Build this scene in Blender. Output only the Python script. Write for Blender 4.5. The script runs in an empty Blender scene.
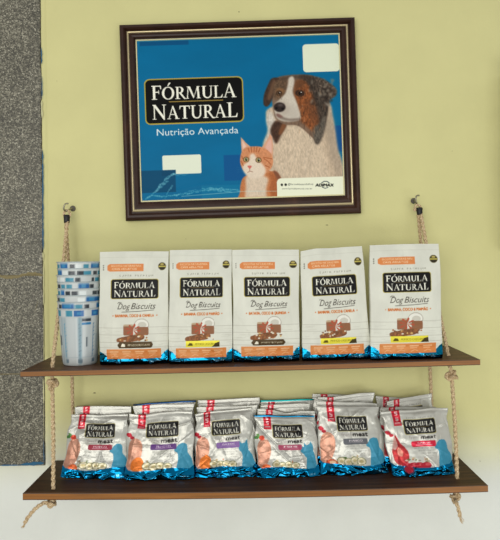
import bpy, bmesh, math, random
import numpy as np
from mathutils import Vector, Matrix

# ---------------------------------------------------------------- camera, world, lights, exposure
F = 552.0; DW = 1.40; CX, CY = 254.0, 260.0; ROLL = math.radians(0.6); ZC = 1.62
scene = bpy.context.scene
col = scene.collection
cam_d = bpy.data.cameras.new('camera'); cam = bpy.data.objects.new('camera', cam_d); col.objects.link(cam)
cr, sr = math.cos(ROLL), math.sin(ROLL)
cam.matrix_world = Matrix(((cr, sr, 0, 0), (0, 0, -1, -DW), (-sr, cr, 0, ZC), (0, 0, 0, 1)))
cam_d.sensor_fit = 'VERTICAL'; cam_d.sensor_height = 24.0
cam_d.lens = F / 540.0 * 24.0
cam_d.shift_x = -4.0 / 540.0; cam_d.shift_y = -10.0 / 540.0
cam_d.clip_start = 0.05
scene.camera = cam
vs = scene.view_settings
vs.view_transform = 'Standard'; vs.look = 'None'; vs.gamma = 1.0; vs.use_curve_mapping = False
vs.exposure = 0.0

world = bpy.data.worlds.new('world'); scene.world = world; world.use_nodes = True
wn = world.node_tree.nodes; wl = world.node_tree.links
bg = wn['Background']
tc = wn.new('ShaderNodeTexCoord'); sp = wn.new('ShaderNodeSeparateXYZ'); rp = wn.new('ShaderNodeValToRGB')
wl.new(tc.outputs['Generated'], sp.inputs[0]); wl.new(sp.outputs['Z'], rp.inputs[0]); wl.new(rp.outputs[0], bg.inputs[0])
e = rp.color_ramp.elements
e[0].position = 0.0; e[0].color = (0.50, 0.50, 0.46, 1)
e[1].position = 1.0; e[1].color = (0.72, 0.74, 0.76, 1)
x_ = e.new(0.05); x_.color = (0.55, 0.56, 0.52, 1)
x_ = e.new(0.18); x_.color = (0.92, 0.93, 0.93, 1)
bg.inputs[1].default_value = 0.70

def area(name, loc, target, sx, sy, power, color=(1, 1, 1)):
    d = bpy.data.lights.new(name, 'AREA'); d.shape = 'RECTANGLE'; d.size = sx; d.size_y = sy
    d.energy = power; d.color = color
    o = bpy.data.objects.new(name, d); col.objects.link(o); o.location = loc
    o.rotation_euler = (Vector(target) - Vector(loc)).to_track_quat('-Z', 'Y').to_euler()
area('porch_daylight', (-0.9, -3.4, 1.75), (0, 0, 1.5), 3.0, 1.5, 56, (1.0, 0.985, 0.95))
area('low_right_fill', (1.2, -2.2, 0.7), (0, 0, 1.2), 1.4, 0.7, 13, (0.97, 1.0, 1.0))  # unseen cool fill lamp, low on the right

# ---------------------------------------------------------------- helpers
def P(px, py, D):
    x = (px - CX) / F * D; z = (CY - py) / F * D
    return Vector((x * cr + z * sr, D - DW, -x * sr + z * cr + ZC))

def lin(c):
    c = np.asarray(c, float)
    if c.max() > 1.0: c = c / 255.0
    return np.where(c <= 0.04045, c / 12.92, ((c + 0.055) / 1.055) ** 2.4)

def L4(c):
    return tuple(float(v) for v in lin(c)) + (1.0,)

def mat(name, c, rough=0.6, metal=0.0, **kw):
    m = bpy.data.materials.new(name); m.use_nodes = True
    b = m.node_tree.nodes['Principled BSDF']
    b.inputs['Base Color'].default_value = L4(c); b.inputs['Roughness'].default_value = rough
    b.inputs['Metallic'].default_value = metal
    if 'spec' in kw: b.inputs['Specular IOR Level'].default_value = kw['spec']
    return m

def N(m, t, **kw):
    n = m.node_tree.nodes.new(t)
    for k, v in kw.items():
        if k in n.inputs: n.inputs[k].default_value = v
        else: setattr(n, k, v)
    return n

def ramp(m, stops):
    n = m.node_tree.nodes.new('ShaderNodeValToRGB'); r = n.color_ramp
    while len(r.elements) > 1: r.elements.remove(r.elements[-1])
    r.elements[0].position = stops[0][0]; r.elements[0].color = L4(stops[0][1])
    for p, c in stops[1:]:
        x = r.elements.new(p); x.color = L4(c)
    return n

def link(m, a, b): m.node_tree.links.new(a, b)

def tag(o, label=None, cat=None, group=None, kind=None):
    if label: o['label'] = label
    if cat: o['category'] = cat
    if group: o['group'] = group
    if kind: o['kind'] = kind
    return o

def thing(name, loc, label, cat, group=None):
    o = bpy.data.objects.new(name, None); col.objects.link(o); o.location = loc; o.empty_display_size = 0.02
    return tag(o, label, cat, group)

def make(name, verts, faces, mats, parent=None, mi=None, smooth=True, origin=None, colors=None, foil=None):
    """verts in world space; origin (Vector) is subtracted."""
    v = np.asarray(verts, dtype=np.float64).reshape(-1, 3)
    if origin is None: origin = parent.location if parent is not None and parent.parent is None else Vector((0, 0, 0))
    v = v - np.array(origin)
    me = bpy.data.meshes.new(name)
    fl = [tuple(f) for f in faces]
    me.from_pydata(v.tolist(), [], fl)
    for m_ in (mats if isinstance(mats, (list, tuple)) else [mats]): me.materials.append(m_)
    if mi is not None: me.polygons.foreach_set('material_index', np.asarray(mi, dtype=np.int32))
    me.polygons.foreach_set('use_smooth', np.full(len(fl), smooth, dtype=bool))
    if colors is not None:
        a = me.color_attributes.new('Col', 'FLOAT_COLOR', 'POINT')
        c = np.ones((len(v), 4), dtype=np.float32); c[:, :3] = colors
        a.data.foreach_set('color', c.ravel())
    if foil is not None:
        a = me.attributes.new('foil', 'FLOAT', 'POINT'); a.data.foreach_set('value', np.asarray(foil, dtype=np.float32))
    me.update()
    o = bpy.data.objects.new(name, me); col.objects.link(o)
    if parent is not None:
        o.parent = parent
    else:
        o.location = origin
    return o

class MB:
    def __init__(s): s.v = []; s.f = []; s.m = []
    def add(s, v, f, m=0):
        b = len(s.v); s.v += [tuple(p) for p in v]; s.f += [tuple(i + b for i in q) for q in f]; s.m += [m] * len(f)
    def box(s, c, d, m=0, rot=None, bev=0.0):
        bm = bmesh.new(); bmesh.ops.create_cube(bm, size=1.0)
        bmesh.ops.scale(bm, vec=d, verts=bm.verts)
        if bev > 0: bmesh.ops.bevel(bm, geom=bm.edges[:], offset=bev, segments=2, affect='EDGES', profile=0.5)
        if rot is not None: bmesh.ops.rotate(bm, cent=(0, 0, 0), matrix=rot, verts=bm.verts)
        bm.verts.index_update()
        s.add([v.co + Vector(c) for v in bm.verts], [[v.index for v in f.verts] for f in bm.faces], m); bm.free()
    def lathe(s, base, axis, prof, n=24, m=0):
        q = Vector((0, 0, 1)).rotation_difference(Vector(axis).normalized())
        vs_ = []; fs = []
        for r, h in prof:
            for k in range(n):
                a = 2 * math.pi * k / n
                vs_.append(Vector(base) + q @ Vector((r * math.cos(a), r * math.sin(a), h)))
        for i in range(len(prof) - 1):
            for k in range(n):
                fs.append((i * n + k, i * n + (k + 1) % n, (i + 1) * n + (k + 1) % n, (i + 1) * n + k))
        s.add(vs_, fs, m)
    def tube(s, pts, rfun, nsec=10, m=0, lobes=0, pitch=0.012, step=None, depth=0.22, caps=True):
        pts = resample(pts, step or 0.002)
        L = 0.0; frames = []; up = None
        for i, p in enumerate(pts):
            t = (pts[min(i + 1, len(pts) - 1)] - pts[max(i - 1, 0)]).normalized()
            if up is None:
                up = Vector((0, 1, 0)) if abs(t.y) < 0.9 else Vector((1, 0, 0))
            up = (up - t * up.dot(t)).normalized(); bi = t.cross(up)
            if i: L += (pts[i] - pts[i - 1]).length
            frames.append((p, up.copy(), bi, L))
        vs_ = []; fs = []
        tot = max(L, 1e-6)
        for p, u, b, l in frames:
            r0 = rfun(l / tot) if callable(rfun) else rfun
            tw = 2 * math.pi * l / pitch if lobes else 0
            for k in range(nsec):
                a = 2 * math.pi * k / nsec
                r = r0 * (1 + (depth * math.cos(lobes * a - tw) if lobes else 0))
                vs_.append(p + u * (r * math.cos(a)) + b * (r * math.sin(a)))
        for i in range(len(frames) - 1):
            for k in range(nsec):
                fs.append((i * nsec + k, i * nsec + (k + 1) % nsec, (i + 1) * nsec + (k + 1) % nsec, (i + 1) * nsec + k))
        if caps:
            fs.append(tuple(range(nsec))[::-1]); fs.append(tuple((len(frames) - 1) * nsec + k for k in range(nsec)))
        s.add(vs_, fs, m)
    def build(s, name, mats, parent=None, smooth=True, origin=None):
        return make(name, s.v, s.f, mats, parent, s.m, smooth, origin)

def resample(pts, step):
    pts = [Vector(p) for p in pts]
    if len(pts) > 2:   # Catmull-Rom
        out = []
        ext = [pts[0] * 2 - pts[1]] + pts + [pts[-1] * 2 - pts[-2]]
        for i in range(1, len(ext) - 2):
            a, b, c, d = ext[i - 1:i + 3]
            n = max(2, int((c - b).length / step))
            for k in range(n):
                t = k / n
                out.append(0.5 * ((2 * b) + (c - a) * t + (2 * a - 5 * b + 4 * c - d) * t * t + (3 * b - a - 3 * c + d) * t ** 3))
        out.append(pts[-1]); return out
    n = max(2, int((pts[1] - pts[0]).length / step))
    return [pts[0].lerp(pts[1], k / n) for k in range(n + 1)]

# value noise (numpy)
def vnoise(x, y, seed=0):
    x = np.asarray(x, float) + seed * 17.31; y = np.asarray(y, float) + seed * 9.17
    xi = np.floor(x); yi = np.floor(y); fx = x - xi; fy = y - yi
    fx = fx * fx * (3 - 2 * fx); fy = fy * fy * (3 - 2 * fy)
    def h(a, b):
        v = np.sin(a * 127.1 + b * 311.7 + seed * 74.7) * 43758.5453
        return v - np.floor(v)
    return (h(xi, yi) * (1 - fx) + h(xi + 1, yi) * fx) * (1 - fy) + (h(xi, yi + 1) * (1 - fx) + h(xi + 1, yi + 1) * fx) * fy

def fbm(x, y, seed=0, o=4):
    s = 0; a = 0.5
    for k in range(o):
        s = s + a * vnoise(x * 2 ** k, y * 2 ** k, seed + k); a *= 0.5
    return s / (1 - 0.5 ** o)

# ---------------------------------------------------------------- printed artwork rasteriser (flat print on paper / film)
_txt = {}
def text_polys(s):
    if s not in _txt:
        cu = bpy.data.curves.new('t', 'FONT'); cu.body = s; cu.size = 1.0; cu.resolution_u = 3
        ob = bpy.data.objects.new('t', cu); col.objects.link(ob)
        bpy.context.view_layer.update()
        me = ob.to_mesh()
        V = np.array([v.co[:2] for v in me.vertices]) if len(me.vertices) else np.zeros((0, 2))
        Fc = [list(p.vertices) for p in me.polygons]
        ob.to_mesh_clear(); bpy.data.objects.remove(ob); bpy.data.curves.remove(cu)
        _txt[s] = (V, Fc)
    return _txt[s]

class Art:
    def __init__(s, w, h, ppu, base=(225, 222, 205)):
        s.w, s.h, s.k = w, h, ppu
        s.W, s.H = int(w * ppu * 2), int(h * ppu * 2)
        s.a = np.zeros((s.H, s.W, 4)); s.a[..., :3] = np.array(base) / 255.0
        s.map = None
    def px(s, pts):
        p = np.asarray(pts, float)
        if s.map is not None: p = np.array([s.map(*q) for q in p])
        return p * s.k * 2
    def _mask(s, rings, pad=0):
        allp = np.vstack(rings)
        x0 = max(0, int(allp[:, 0].min()) - 1 - pad); x1 = min(s.W, int(allp[:, 0].max()) + 2 + pad)
        y0 = max(0, int(allp[:, 1].min()) - 1 - pad); y1 = min(s.H, int(allp[:, 1].max()) + 2 + pad)
        if x1 <= x0 or y1 <= y0: return None
        X, Y = np.meshgrid(np.arange(x0, x1) + 0.5, np.arange(y0, y1) + 0.5)
        ins = np.zeros(X.shape, bool)
        for r in rings:
            n = len(r)
            for i in range(n):
                ax, ay = r[i]; bx, by = r[(i + 1) % n]
                if ay == by: continue
                c = ((ay > Y) != (by > Y)) & (X < (bx - ax) * (Y - ay) / (by - ay) + ax)
                ins ^= c
        return x0, y0, x1, y1, ins.astype(float)
    def _blur(s, m, r):
        r = int(r)
        if r < 1: return m
        for ax in (0, 1):
            for _ in range(2):
                pad = [(0, 0), (0, 0)]; pad[ax] = (r + 1, r)
                c = np.cumsum(np.pad(m, pad, mode='constant'), axis=ax)
                if ax == 0: m = (c[2 * r + 1:] - c[:-2 * r - 1]) / (2 * r + 1)
                else: m = (c[:, 2 * r + 1:] - c[:, :-2 * r - 1]) / (2 * r + 1)
        return m
    def put(s, mk, c, alpha=1.0, foil=None, var=0.0, freq=(0.5, 0.5), seed=1):
        if mk is None: return
        x0, y0, x1, y1, m = mk
        m = m * alpha
        cc = np.ones(m.shape + (3,)) * (np.array(c) / 255.0)
        if var:
            X, Y = np.meshgrid(np.arange(x0, x1), np.arange(y0, y1))
            n = fbm(X / (2 * s.k) * freq[0], Y / (2 * s.k) * freq[1], seed) - 0.5
            cc = np.clip(cc * (1 + var * 2 * n[..., None]), 0, 1)
        A = s.a[y0:y1, x0:x1]
        A[..., :3] = A[..., :3] * (1 - m[..., None]) + cc * m[..., None]
        if foil is not None: A[..., 3] = A[..., 3] * (1 - m) + foil * m
    def poly(s, pts, c, alpha=1.0, blur=0, foil=None, var=0, freq=(0.5, 0.5), seed=1, curve=False):
        p = np.asarray(pts, float)
        if curve:
            q = []
            n = len(p)
            for i in range(n):
                a, b, cc, d = p[i - 1], p[i], p[(i + 1) % n], p[(i + 2) % n]
                for k in range(6):
                    t = k / 6
                    q.append(0.5 * (2 * b + (cc - a) * t + (2 * a - 5 * b + 4 * cc - d) * t * t + (3 * b - a - 3 * cc + d) * t ** 3))
            p = np.array(q)
        r = blur * s.k * 2
        mk = s._mask([s.px(p)], pad=int(2 * r) + 1 if r else 0)
        if mk is not None and r >= 1: mk = mk[:4] + (s._blur(mk[4], r),)
        s.put(mk, c, alpha, foil, var, freq, seed)
    def rect(s, x0, y0, x1, y1, c, r=0.0, **kw):
        if r > 0:
            pts = []
            for cx, cy, a0 in ((x1 - r, y0 + r, -90), (x1 - r, y1 - r, 0), (x0 + r, y1 - r, 90), (x0 + r, y0 + r, 180)):
                for k in range(7):
                    a = math.radians(a0 + 15 * k); pts.append((cx + r * math.cos(a), cy + r * math.sin(a)))
        else: pts = [(x0, y0), (x1, y0), (x1, y1), (x0, y1)]
        s.poly(pts, c, **kw)
    def ell(s, cx, cy, rx, ry, c, rot=0, **kw):
        a = np.linspace(0, 2 * math.pi, 28, endpoint=False); co, si = math.cos(math.radians(rot)), math.sin(math.radians(rot))
        X = rx * np.cos(a); Y = ry * np.sin(a)
        s.poly(np.stack([cx + X * co - Y * si, cy + X * si + Y * co], 1), c, **kw)
    def line(s, pts, w, c, alpha=1.0, **kw):
        p = s.px(pts); ww = w * s.k
        x0 = max(0, int(p[:, 0].min() - ww - 2)); x1 = min(s.W, int(p[:, 0].max() + ww + 3))
        y0 = max(0, int(p[:, 1].min() - ww - 2)); y1 = min(s.H, int(p[:, 1].max() + ww + 3))
        if x1 <= x0 or y1 <= y0: return
        X, Y = np.meshgrid(np.arange(x0, x1) + 0.5, np.arange(y0, y1) + 0.5)
        d = np.full(X.shape, 1e9)
        for a, b in zip(p[:-1], p[1:]):
            v = b - a; L = max(v @ v, 1e-9)
            t = np.clip(((X - a[0]) * v[0] + (Y - a[1]) * v[1]) / L, 0, 1)
            d = np.minimum(d, np.hypot(X - a[0] - t * v[0], Y - a[1] - t * v[1]))
        s.put((x0, y0, x1, y1, np.clip(ww - d + 0.5, 0, 1)), c, alpha, **kw)
    def text(s, t, x, y, width, height, c, alpha=1.0, shear=0.0, bold=0):
        V, Fc = text_polys(t)
        if len(V) == 0: return
        lo, hi = V[:, 0].min(), V[:, 0].max()
        kx = width / (hi - lo); ky = height / 0.72
        X = (V[:, 0] - lo) * kx + V[:, 1] * ky * shear + x; Y = y - V[:, 1] * ky
        p = s.px(np.stack([X, Y], 1))
        x0 = max(0, int(p[:, 0].min()) - 1); x1 = min(s.W, int(p[:, 0].max()) + 2)
        y0 = max(0, int(p[:, 1].min()) - 1); y1 = min(s.H, int(p[:, 1].max()) + 2)
        if x1 <= x0 or y1 <= y0: return
        M = np.zeros((y1 - y0, x1 - x0))
        for f in Fc:
            mk = s._mask([p[f]])
            if mk is None: continue
            a0, b0, a1, b1, m = mk
            a0c, b0c, a1c, b1c = max(a0, x0), max(b0, y0), min(a1, x1), min(b1, y1)
            if a1c <= a0c or b1c <= b0c: continue
            sub = m[b0c - b0:b1c - b0, a0c - a0:a1c - a0]
            T = M[b0c - y0:b1c - y0, a0c - x0:a1c - x0]; np.maximum(T, sub, out=T)
        if bold: M = np.clip(s._blur(M, bold) * 2.2, 0, 1)
        s.put((x0, y0, x1, y1, M), c, alpha)
    def rings(s, groups, c, alpha=1.0):
        for g in groups: s.put(s._mask([s.px(r) for r in g]), c, alpha)
    def done(s):
        A = s.a[:s.H // 2 * 2, :s.W // 2 * 2]
        return (A[0::2, 0::2] + A[1::2, 0::2] + A[0::2, 1::2] + A[1::2, 1::2]) / 4

# serif capitals for the logo (unit cap height, y up): list of groups of rings
def _R(a, b, c, d): return [[(a, b), (c, b), (c, d), (a, d)]]
def _arc(cx, cy, rx, ry, a0, a1, n=14): return [(cx + rx * math.cos(math.radians(a0 + (a1 - a0) * k / n)), cy + ry * math.sin(math.radians(a0 + (a1 - a0) * k / n))) for k in range(n + 1)]
GL = {
 'F': (0.70, [_R(.12, 0, .28, 1), _R(.02, 0, .40, .05), [[(.02, 1), (.68, 1), (.70, .74), (.64, .74), (.60, .93), (.02, .94)]], _R(.28, .49, .52, .56), _R(.49, .38, .54, .67)]),
 'O': (1.02, [[_arc(.51, .5, .49, .53, 0, 360, 30), _arc(.51, .5, .31, .46, 0, 360, 30)]]),
 'R': (0.86, [_R(.12, 0, .28, 1), _R(.02, 0, .40, .05), _R(.02, .95, .28, 1), [[(.28, 1)] + _arc(.40, .735, .29, .265, 90, -90) + [(.28, .47)], [(.28, .94)] + _arc(.38, .735, .14, .205, 90, -90) + [(.28, .53)]], [[(.32, .50), (.50, .50), (.80, .06), (.93, .04), (.93, -.02), (.72, -.02)]]]),
 'M': (1.18, [[[(.06, 0), (.13, 0), (.21, 1), (.14, 1)]], _R(0, 0, .22, .05), _R(.06, .95, .26, 1), [[(.14, 1), (.33, 1), (.64, .14), (.57, 0)]], [[(.57, 0), (.63, .1), (.96, 1), (.89, 1)]], [[(.86, 1), (1.0, 1), (1.08, 0), (.91, 0)]], _R(.84, 0, 1.17, .05), _R(.86, .95, 1.1, 1)]),
 'U': (0.94, [[[(.12, 1), (.28, 1), (.28, .36)] + _arc(.50, .33, .22, .26, 180, 360) + [(.76, 1), (.83, 1), (.83, .33)] + _arc(.475, .33, .355, .35, 0, -180) + [(.12, .33)]], _R(.02, .95, .40, 1), _R(.66, .95, .93, 1)]),
 'L': (0.72, [_R(.12, 0, .28, 1), _R(.02, .95, .40, 1), [[(.02, 0), (.68, 0), (.74, .28), (.69, .28), (.58, .06), (.02, .05)]]]),
 'A': (0.94, [[[(.11, .03), (.17, .03), (.47, .88), (.44, 1.02)]], [[(.40, 1.02), (.50, 1.02), (.86, .02), (.68, .02)]], _R(.24, .32, .66, .38), _R(.01, 0, .29, .05), _R(.60, 0, .96, .05)]),
 'N': (1.0, [_R(.13, 0, .20, 1), _R(.03, 0, .30, .05), _R(.80, 0, .87, 1), _R(.70, .95, .97, 1), [[(.02, 1), (.26, 1), (.87, .12), (.87, -.04), (.80, -.04), (.13, .90)]]]),
 'T': (0.82, [_R(.33, 0, .49, 1), _R(.22, 0, .60, .05), [[(.02, 1), (.80, 1), (.82, .74), (.77, .74), (.72, .93), (.10, .93), (.05, .74), (0, .74)]]]),
 'acc': (0, [[[(.46, 1.10), (.55, 1.10), (.74, 1.34), (.60, 1.36)]]]),
}
def serif_word(art, word, x0, x1, ytop, ybase, c, big_first=True, big_last=True, acc=None):
    hs = []
    for i, ch in enumerate(word):
        hs.append(1.14 if (i == 0 and big_first) or (i == len(word) - 1 and big_last) else 1.0)
    tot = sum(GL[ch][0] * k for ch, k in zip(word, hs)) + 0.03 * (len(word) - 1)
    sx = (x1 - x0) / tot; cap = (ybase - ytop); x = x0
    for i, (ch, k) in enumerate(zip(word, hs)):
        gs = list(GL[ch][1]) + (GL['acc'][1] if acc == i else [])
        low = 0.06 if (i == len(word) - 1 and ch == 'L') else 0
        out = [[[(x + px_ * sx * k, ybase - (py_ * k - (0.10 if (k > 1 and i == 0 and False) else 0)) * cap) for px_, py_ in r] for r in g] for g in gs]
        art.rings(out, c)
        x += (GL[ch][0] * k + 0.03) * sx

def logo(art, x0, y0, x1, y1, border=True):
    w, h = x1 - x0, y1 - y0
    if border: art.rect(x0 - .012 * w, y0 - .026 * h, x1 + .012 * w, y1 + .026 * h, (178, 160, 66), r=.12 * h, foil=.2)
    art.rect(x0, y0, x1, y1, (9, 8, 7), r=.10 * h, foil=0)
    wh = (245, 243, 225)
    serif_word(art, 'FORMULA', x0 + .06 * w, x0 + .94 * w, y0 + .17 * h, y0 + .45 * h, wh, acc=1)
    art.rect(x0 + .24 * w, y0 + .50 * h, x0 + .80 * w, y0 + .52 * h, (150, 125, 60))
    serif_word(art, 'NATURAL', x0 + .06 * w, x0 + .945 * w, y0 + .61 * h, y0 + .91 * h, wh)

# ---------------------------------------------------------------- materials
def print_mat(name, rough, foil_rough, coat=0.0, bump=0.0, spec=0.5):
    m = mat(name, (255, 255, 255), rough); b = m.node_tree.nodes['Principled BSDF']
    a = N(m, 'ShaderNodeAttribute', attribute_name='Col'); f = N(m, 'ShaderNodeAttribute', attribute_name='foil')
    link(m, a.outputs['Color'], b.inputs['Base Color']); link(m, f.outputs['Fac'], b.inputs['Metallic'])
    mx = N(m, 'ShaderNodeMapRange'); mx.inputs[3].default_value = rough; mx.inputs[4].default_value = foil_rough
    link(m, f.outputs['Fac'], mx.inputs[0]); link(m, mx.outputs[0], b.inputs['Roughness'])
    b.inputs['Coat Weight'].default_value = coat; b.inputs['Coat Roughness'].default_value = 0.25
    b.inputs['Specular IOR Level'].default_value = spec
    return m
M_bisc = print_mat('biscuit_pouch_film', 0.5, 0.14, 0.0, spec=0.22)
M_food = print_mat('meat_pouch_film', 0.40, 0.13, 0.0, spec=0.3)
M_poster = print_mat('poster_print', 0.45, 0.3, 0.0, spec=0.08)

def wall_material():
    m = mat('two_tone_wall_paint', (200, 195, 140), 0.85, spec=0.2); b = m.node_tree.nodes['Principled BSDF']
    g = N(m, 'ShaderNodeNewGeometry'); s = N(m, 'ShaderNodeSeparateXYZ'); link(m, g.outputs['Position'], s.inputs[0])
    n1 = N(m, 'ShaderNodeTexNoise', Scale=2.2, Detail=3.0); link(m, g.outputs['Position'], n1.inputs['Vector'])
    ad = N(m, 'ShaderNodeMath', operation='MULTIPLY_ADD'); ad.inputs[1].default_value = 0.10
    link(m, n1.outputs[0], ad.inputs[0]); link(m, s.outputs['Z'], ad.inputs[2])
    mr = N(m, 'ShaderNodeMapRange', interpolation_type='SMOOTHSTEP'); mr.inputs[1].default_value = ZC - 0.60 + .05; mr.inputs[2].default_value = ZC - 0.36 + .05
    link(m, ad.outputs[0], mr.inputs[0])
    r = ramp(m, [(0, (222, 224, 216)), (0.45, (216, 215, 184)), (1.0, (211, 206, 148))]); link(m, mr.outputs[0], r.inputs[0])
    n2 = N(m, 'ShaderNodeTexNoise', Scale=9.0, Detail=5.0); link(m, g.outputs['Position'], n2.inputs['Vector'])
    mr2 = N(m, 'ShaderNodeMapRange'); mr2.inputs[1].default_value = .3; mr2.inputs[2].default_value = .7; mr2.inputs[3].default_value = .965; mr2.inputs[4].default_value = 1.03
    link(m, n2.outputs[0], mr2.inputs[0])
    vm = N(m, 'ShaderNodeVectorMath', operation='SCALE'); link(m, r.outputs[0], vm.inputs[0]); link(m, mr2.outputs[0], vm.inputs[3])
    link(m, vm.outputs[0], b.inputs['Base Color'])
    n3 = N(m, 'ShaderNodeTexNoise', Scale=160.0, Detail=3.0); link(m, g.outputs['Position'], n3.inputs['Vector'])
    n4 = N(m, 'ShaderNodeTexNoise', Scale=14.0, Detail=2.0); link(m, g.outputs['Position'], n4.inputs['Vector'])
    mm = N(m, 'ShaderNodeMath', operation='MULTIPLY_ADD'); mm.inputs[1].default_value = 6.0; link(m, n4.outputs[0], mm.inputs[0]); link(m, n3.outputs[0], mm.inputs[2])
    bp = N(m, 'ShaderNodeBump', Strength=0.25, Distance=0.0015); link(m, mm.outputs[0], bp.inputs['Height']); link(m, bp.outputs[0], b.inputs['Normal'])
    return m
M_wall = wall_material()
M_chip = mat('wall_chip', (70, 60, 40), 0.9)

def granite_material():
    m = mat('speckled_granite', (110, 108, 95), 0.5); b = m.node_tree.nodes['Principled BSDF']
    g = N(m, 'ShaderNodeNewGeometry')
    v = N(m, 'ShaderNodeTexVoronoi', Scale=370.0); link(m, g.outputs['Position'], v.inputs['Vector'])
    n = N(m, 'ShaderNodeTexNoise', Scale=260.0, Detail=6.0, Roughness=0.75); link(m, g.outputs['Position'], n.inputs['Vector'])
    sc = N(m, 'ShaderNodeSeparateColor'); link(m, v.outputs['Color'], sc.inputs[0])
    a = N(m, 'ShaderNodeMath', operation='MULTIPLY_ADD'); a.inputs[1].default_value = 0.35; link(m, sc.outputs[0], a.inputs[0])
    a2 = N(m, 'ShaderNodeMath', operation='MULTIPLY'); a2.inputs[1].default_value = 0.65; link(m, n.outputs[0], a2.inputs[0]); link(m, a2.outputs[0], a.inputs[2])
    r = ramp(m, [(0.28, (52, 49, 40)), (0.45, (84, 81, 68)), (0.56, (108, 104, 88)), (0.66, (142, 138, 120)), (0.76, (205, 200, 180))]); link(m, a.outputs[0], r.inputs[0])
    n2 = N(m, 'ShaderNodeTexNoise', Scale=12.0, Detail=3.0); link(m, g.outputs['Position'], n2.inputs['Vector'])
    mr = N(m, 'ShaderNodeMapRange'); mr.inputs[1].default_value = .3; mr.inputs[2].default_value = .7; mr.inputs[3].default_value = .8; mr.inputs[4].default_value = 1.15
    link(m, n2.outputs[0], mr.inputs[0])
    vm = N(m, 'ShaderNodeVectorMath', operation='SCALE'); link(m, r.outputs[0], vm.inputs[0]); link(m, mr.outputs[0], vm.inputs[3])
    link(m, vm.outputs[0], b.inputs['Base Color'])
    return m
M_granite = granite_material()
M_grout = mat('joint_grout', (132, 120, 84), 0.9)
M_bluepaint = mat('blue_paint', (35, 92, 125), 0.7)
M_creampaint = mat('cream_paint', (200, 196, 150), 0.8)

def wood(name, stops, scale=(3, 60, 60), rough=0.4, bump=0.1):
    m = mat(name, (100, 70, 50), rough); b = m.node_tree.nodes['Principled BSDF']
    t = N(m, 'ShaderNodeTexCoord'); mp = N(m, 'ShaderNodeMapping'); mp.inputs['Scale'].default_value = scale
    link(m, t.outputs['Object'], mp.inputs[0])
    n = N(m, 'ShaderNodeTexNoise', Scale=1.0, Detail=6.0, Roughness=0.65, Distortion=0.6); link(m, mp.outputs[0], n.inputs['Vector'])
    r = ramp(m, stops); link(m, n.outputs[0], r.inputs[0]); link(m, r.outputs[0], b.inputs['Base Color'])
    bp = N(m, 'ShaderNodeBump', Strength=bump, Distance=0.0005); link(m, n.outputs[0], bp.inputs['Height']); link(m, bp.outputs[0], b.inputs['Normal'])
    return m
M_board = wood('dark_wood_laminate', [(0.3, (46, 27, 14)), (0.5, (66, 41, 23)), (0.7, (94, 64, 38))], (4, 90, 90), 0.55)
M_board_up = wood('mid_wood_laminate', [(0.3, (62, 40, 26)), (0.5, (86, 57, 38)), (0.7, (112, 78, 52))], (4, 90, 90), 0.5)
M_edge = wood('brown_edge_band', [(0.3, (116, 72, 22)), (0.6, (146, 92, 30)), (0.8, (160, 106, 42))], (6, 90, 200), 0.5)
M_edge_line = mat('edge_band_glue_line', (60, 42, 32), 0.6)
M_frame = wood('dark_stained_moulding', [(0.3, (38, 20, 12)), (0.6, (54, 31, 20)), (0.8, (76, 46, 30))], (12, 12, 12), 0.36)
M_frame.node_tree.nodes['Principled BSDF'].inputs['Specular IOR Level'].default_value = 0.25
M_gilt = mat('worn_gilt', (196, 180, 138), 0.35, 0.45)
M_mount = mat('cream_mount_edge', (215, 208, 160), 0.7)
M_back = mat('hardboard', (110, 85, 60), 0.8)

for _m in (M_board, M_board_up): _m.node_tree.nodes['Principled BSDF'].inputs['Specular IOR Level'].default_value = 0.25
def rope_mat():
    m = mat('sisal_rope', (188, 160, 120), 0.85, spec=0.2); b = m.node_tree.nodes['Principled BSDF']
    g = N(m, 'ShaderNodeNewGeometry'); n = N(m, 'ShaderNodeTexNoise', Scale=500.0, Detail=4.0); link(m, g.outputs['Position'], n.inputs['Vector'])
    r = ramp(m, [(0.3, (140, 112, 78)), (0.5, (196, 170, 130)), (0.7, (232, 214, 182))]); link(m, n.outputs[0], r.inputs[0]); link(m, r.outputs[0], b.inputs['Base Color'])
    bp = N(m, 'ShaderNodeBump', Strength=0.6, Distance=0.0008); link(m, n.outputs[0], bp.inputs['Height']); link(m, bp.outputs[0], b.inputs['Normal'])
    return m
M_rope = rope_mat()
M_tape = mat('black_tape', (16, 15, 14), 0.5)
M_steel = mat('zinc_hook', (150, 145, 125), 0.35, 0.9)
M_plug = mat('grey_wall_plug', (95, 90, 78), 0.7)

def cup_mat():
    m = bpy.data.materials.new('translucent_cup_plastic'); m.use_nodes = True
    b = m.node_tree.nodes['Principled BSDF']; out = m.node_tree.nodes['Material Output']
    a = N(m, 'ShaderNodeAttribute', attribute_name='Col'); f = N(m, 'ShaderNodeAttribute', attribute_name='foil')
    link(m, a.outputs['Color'], b.inputs['Base Color']); b.inputs['Roughness'].default_value = 0.22
    tr = N(m, 'ShaderNodeBsdfTransparent'); mx = N(m, 'ShaderNodeMixShader')
    tr.inputs[0].default_value = L4((225, 235, 238))
    link(m, f.outputs['Fac'], mx.inputs[0]); link(m, tr.outputs[0], mx.inputs[1]); link(m, b.outputs[0], mx.inputs[2])
    link(m, mx.outputs[0], out.inputs[0])
    return m
M_cup = cup_mat()

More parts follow.
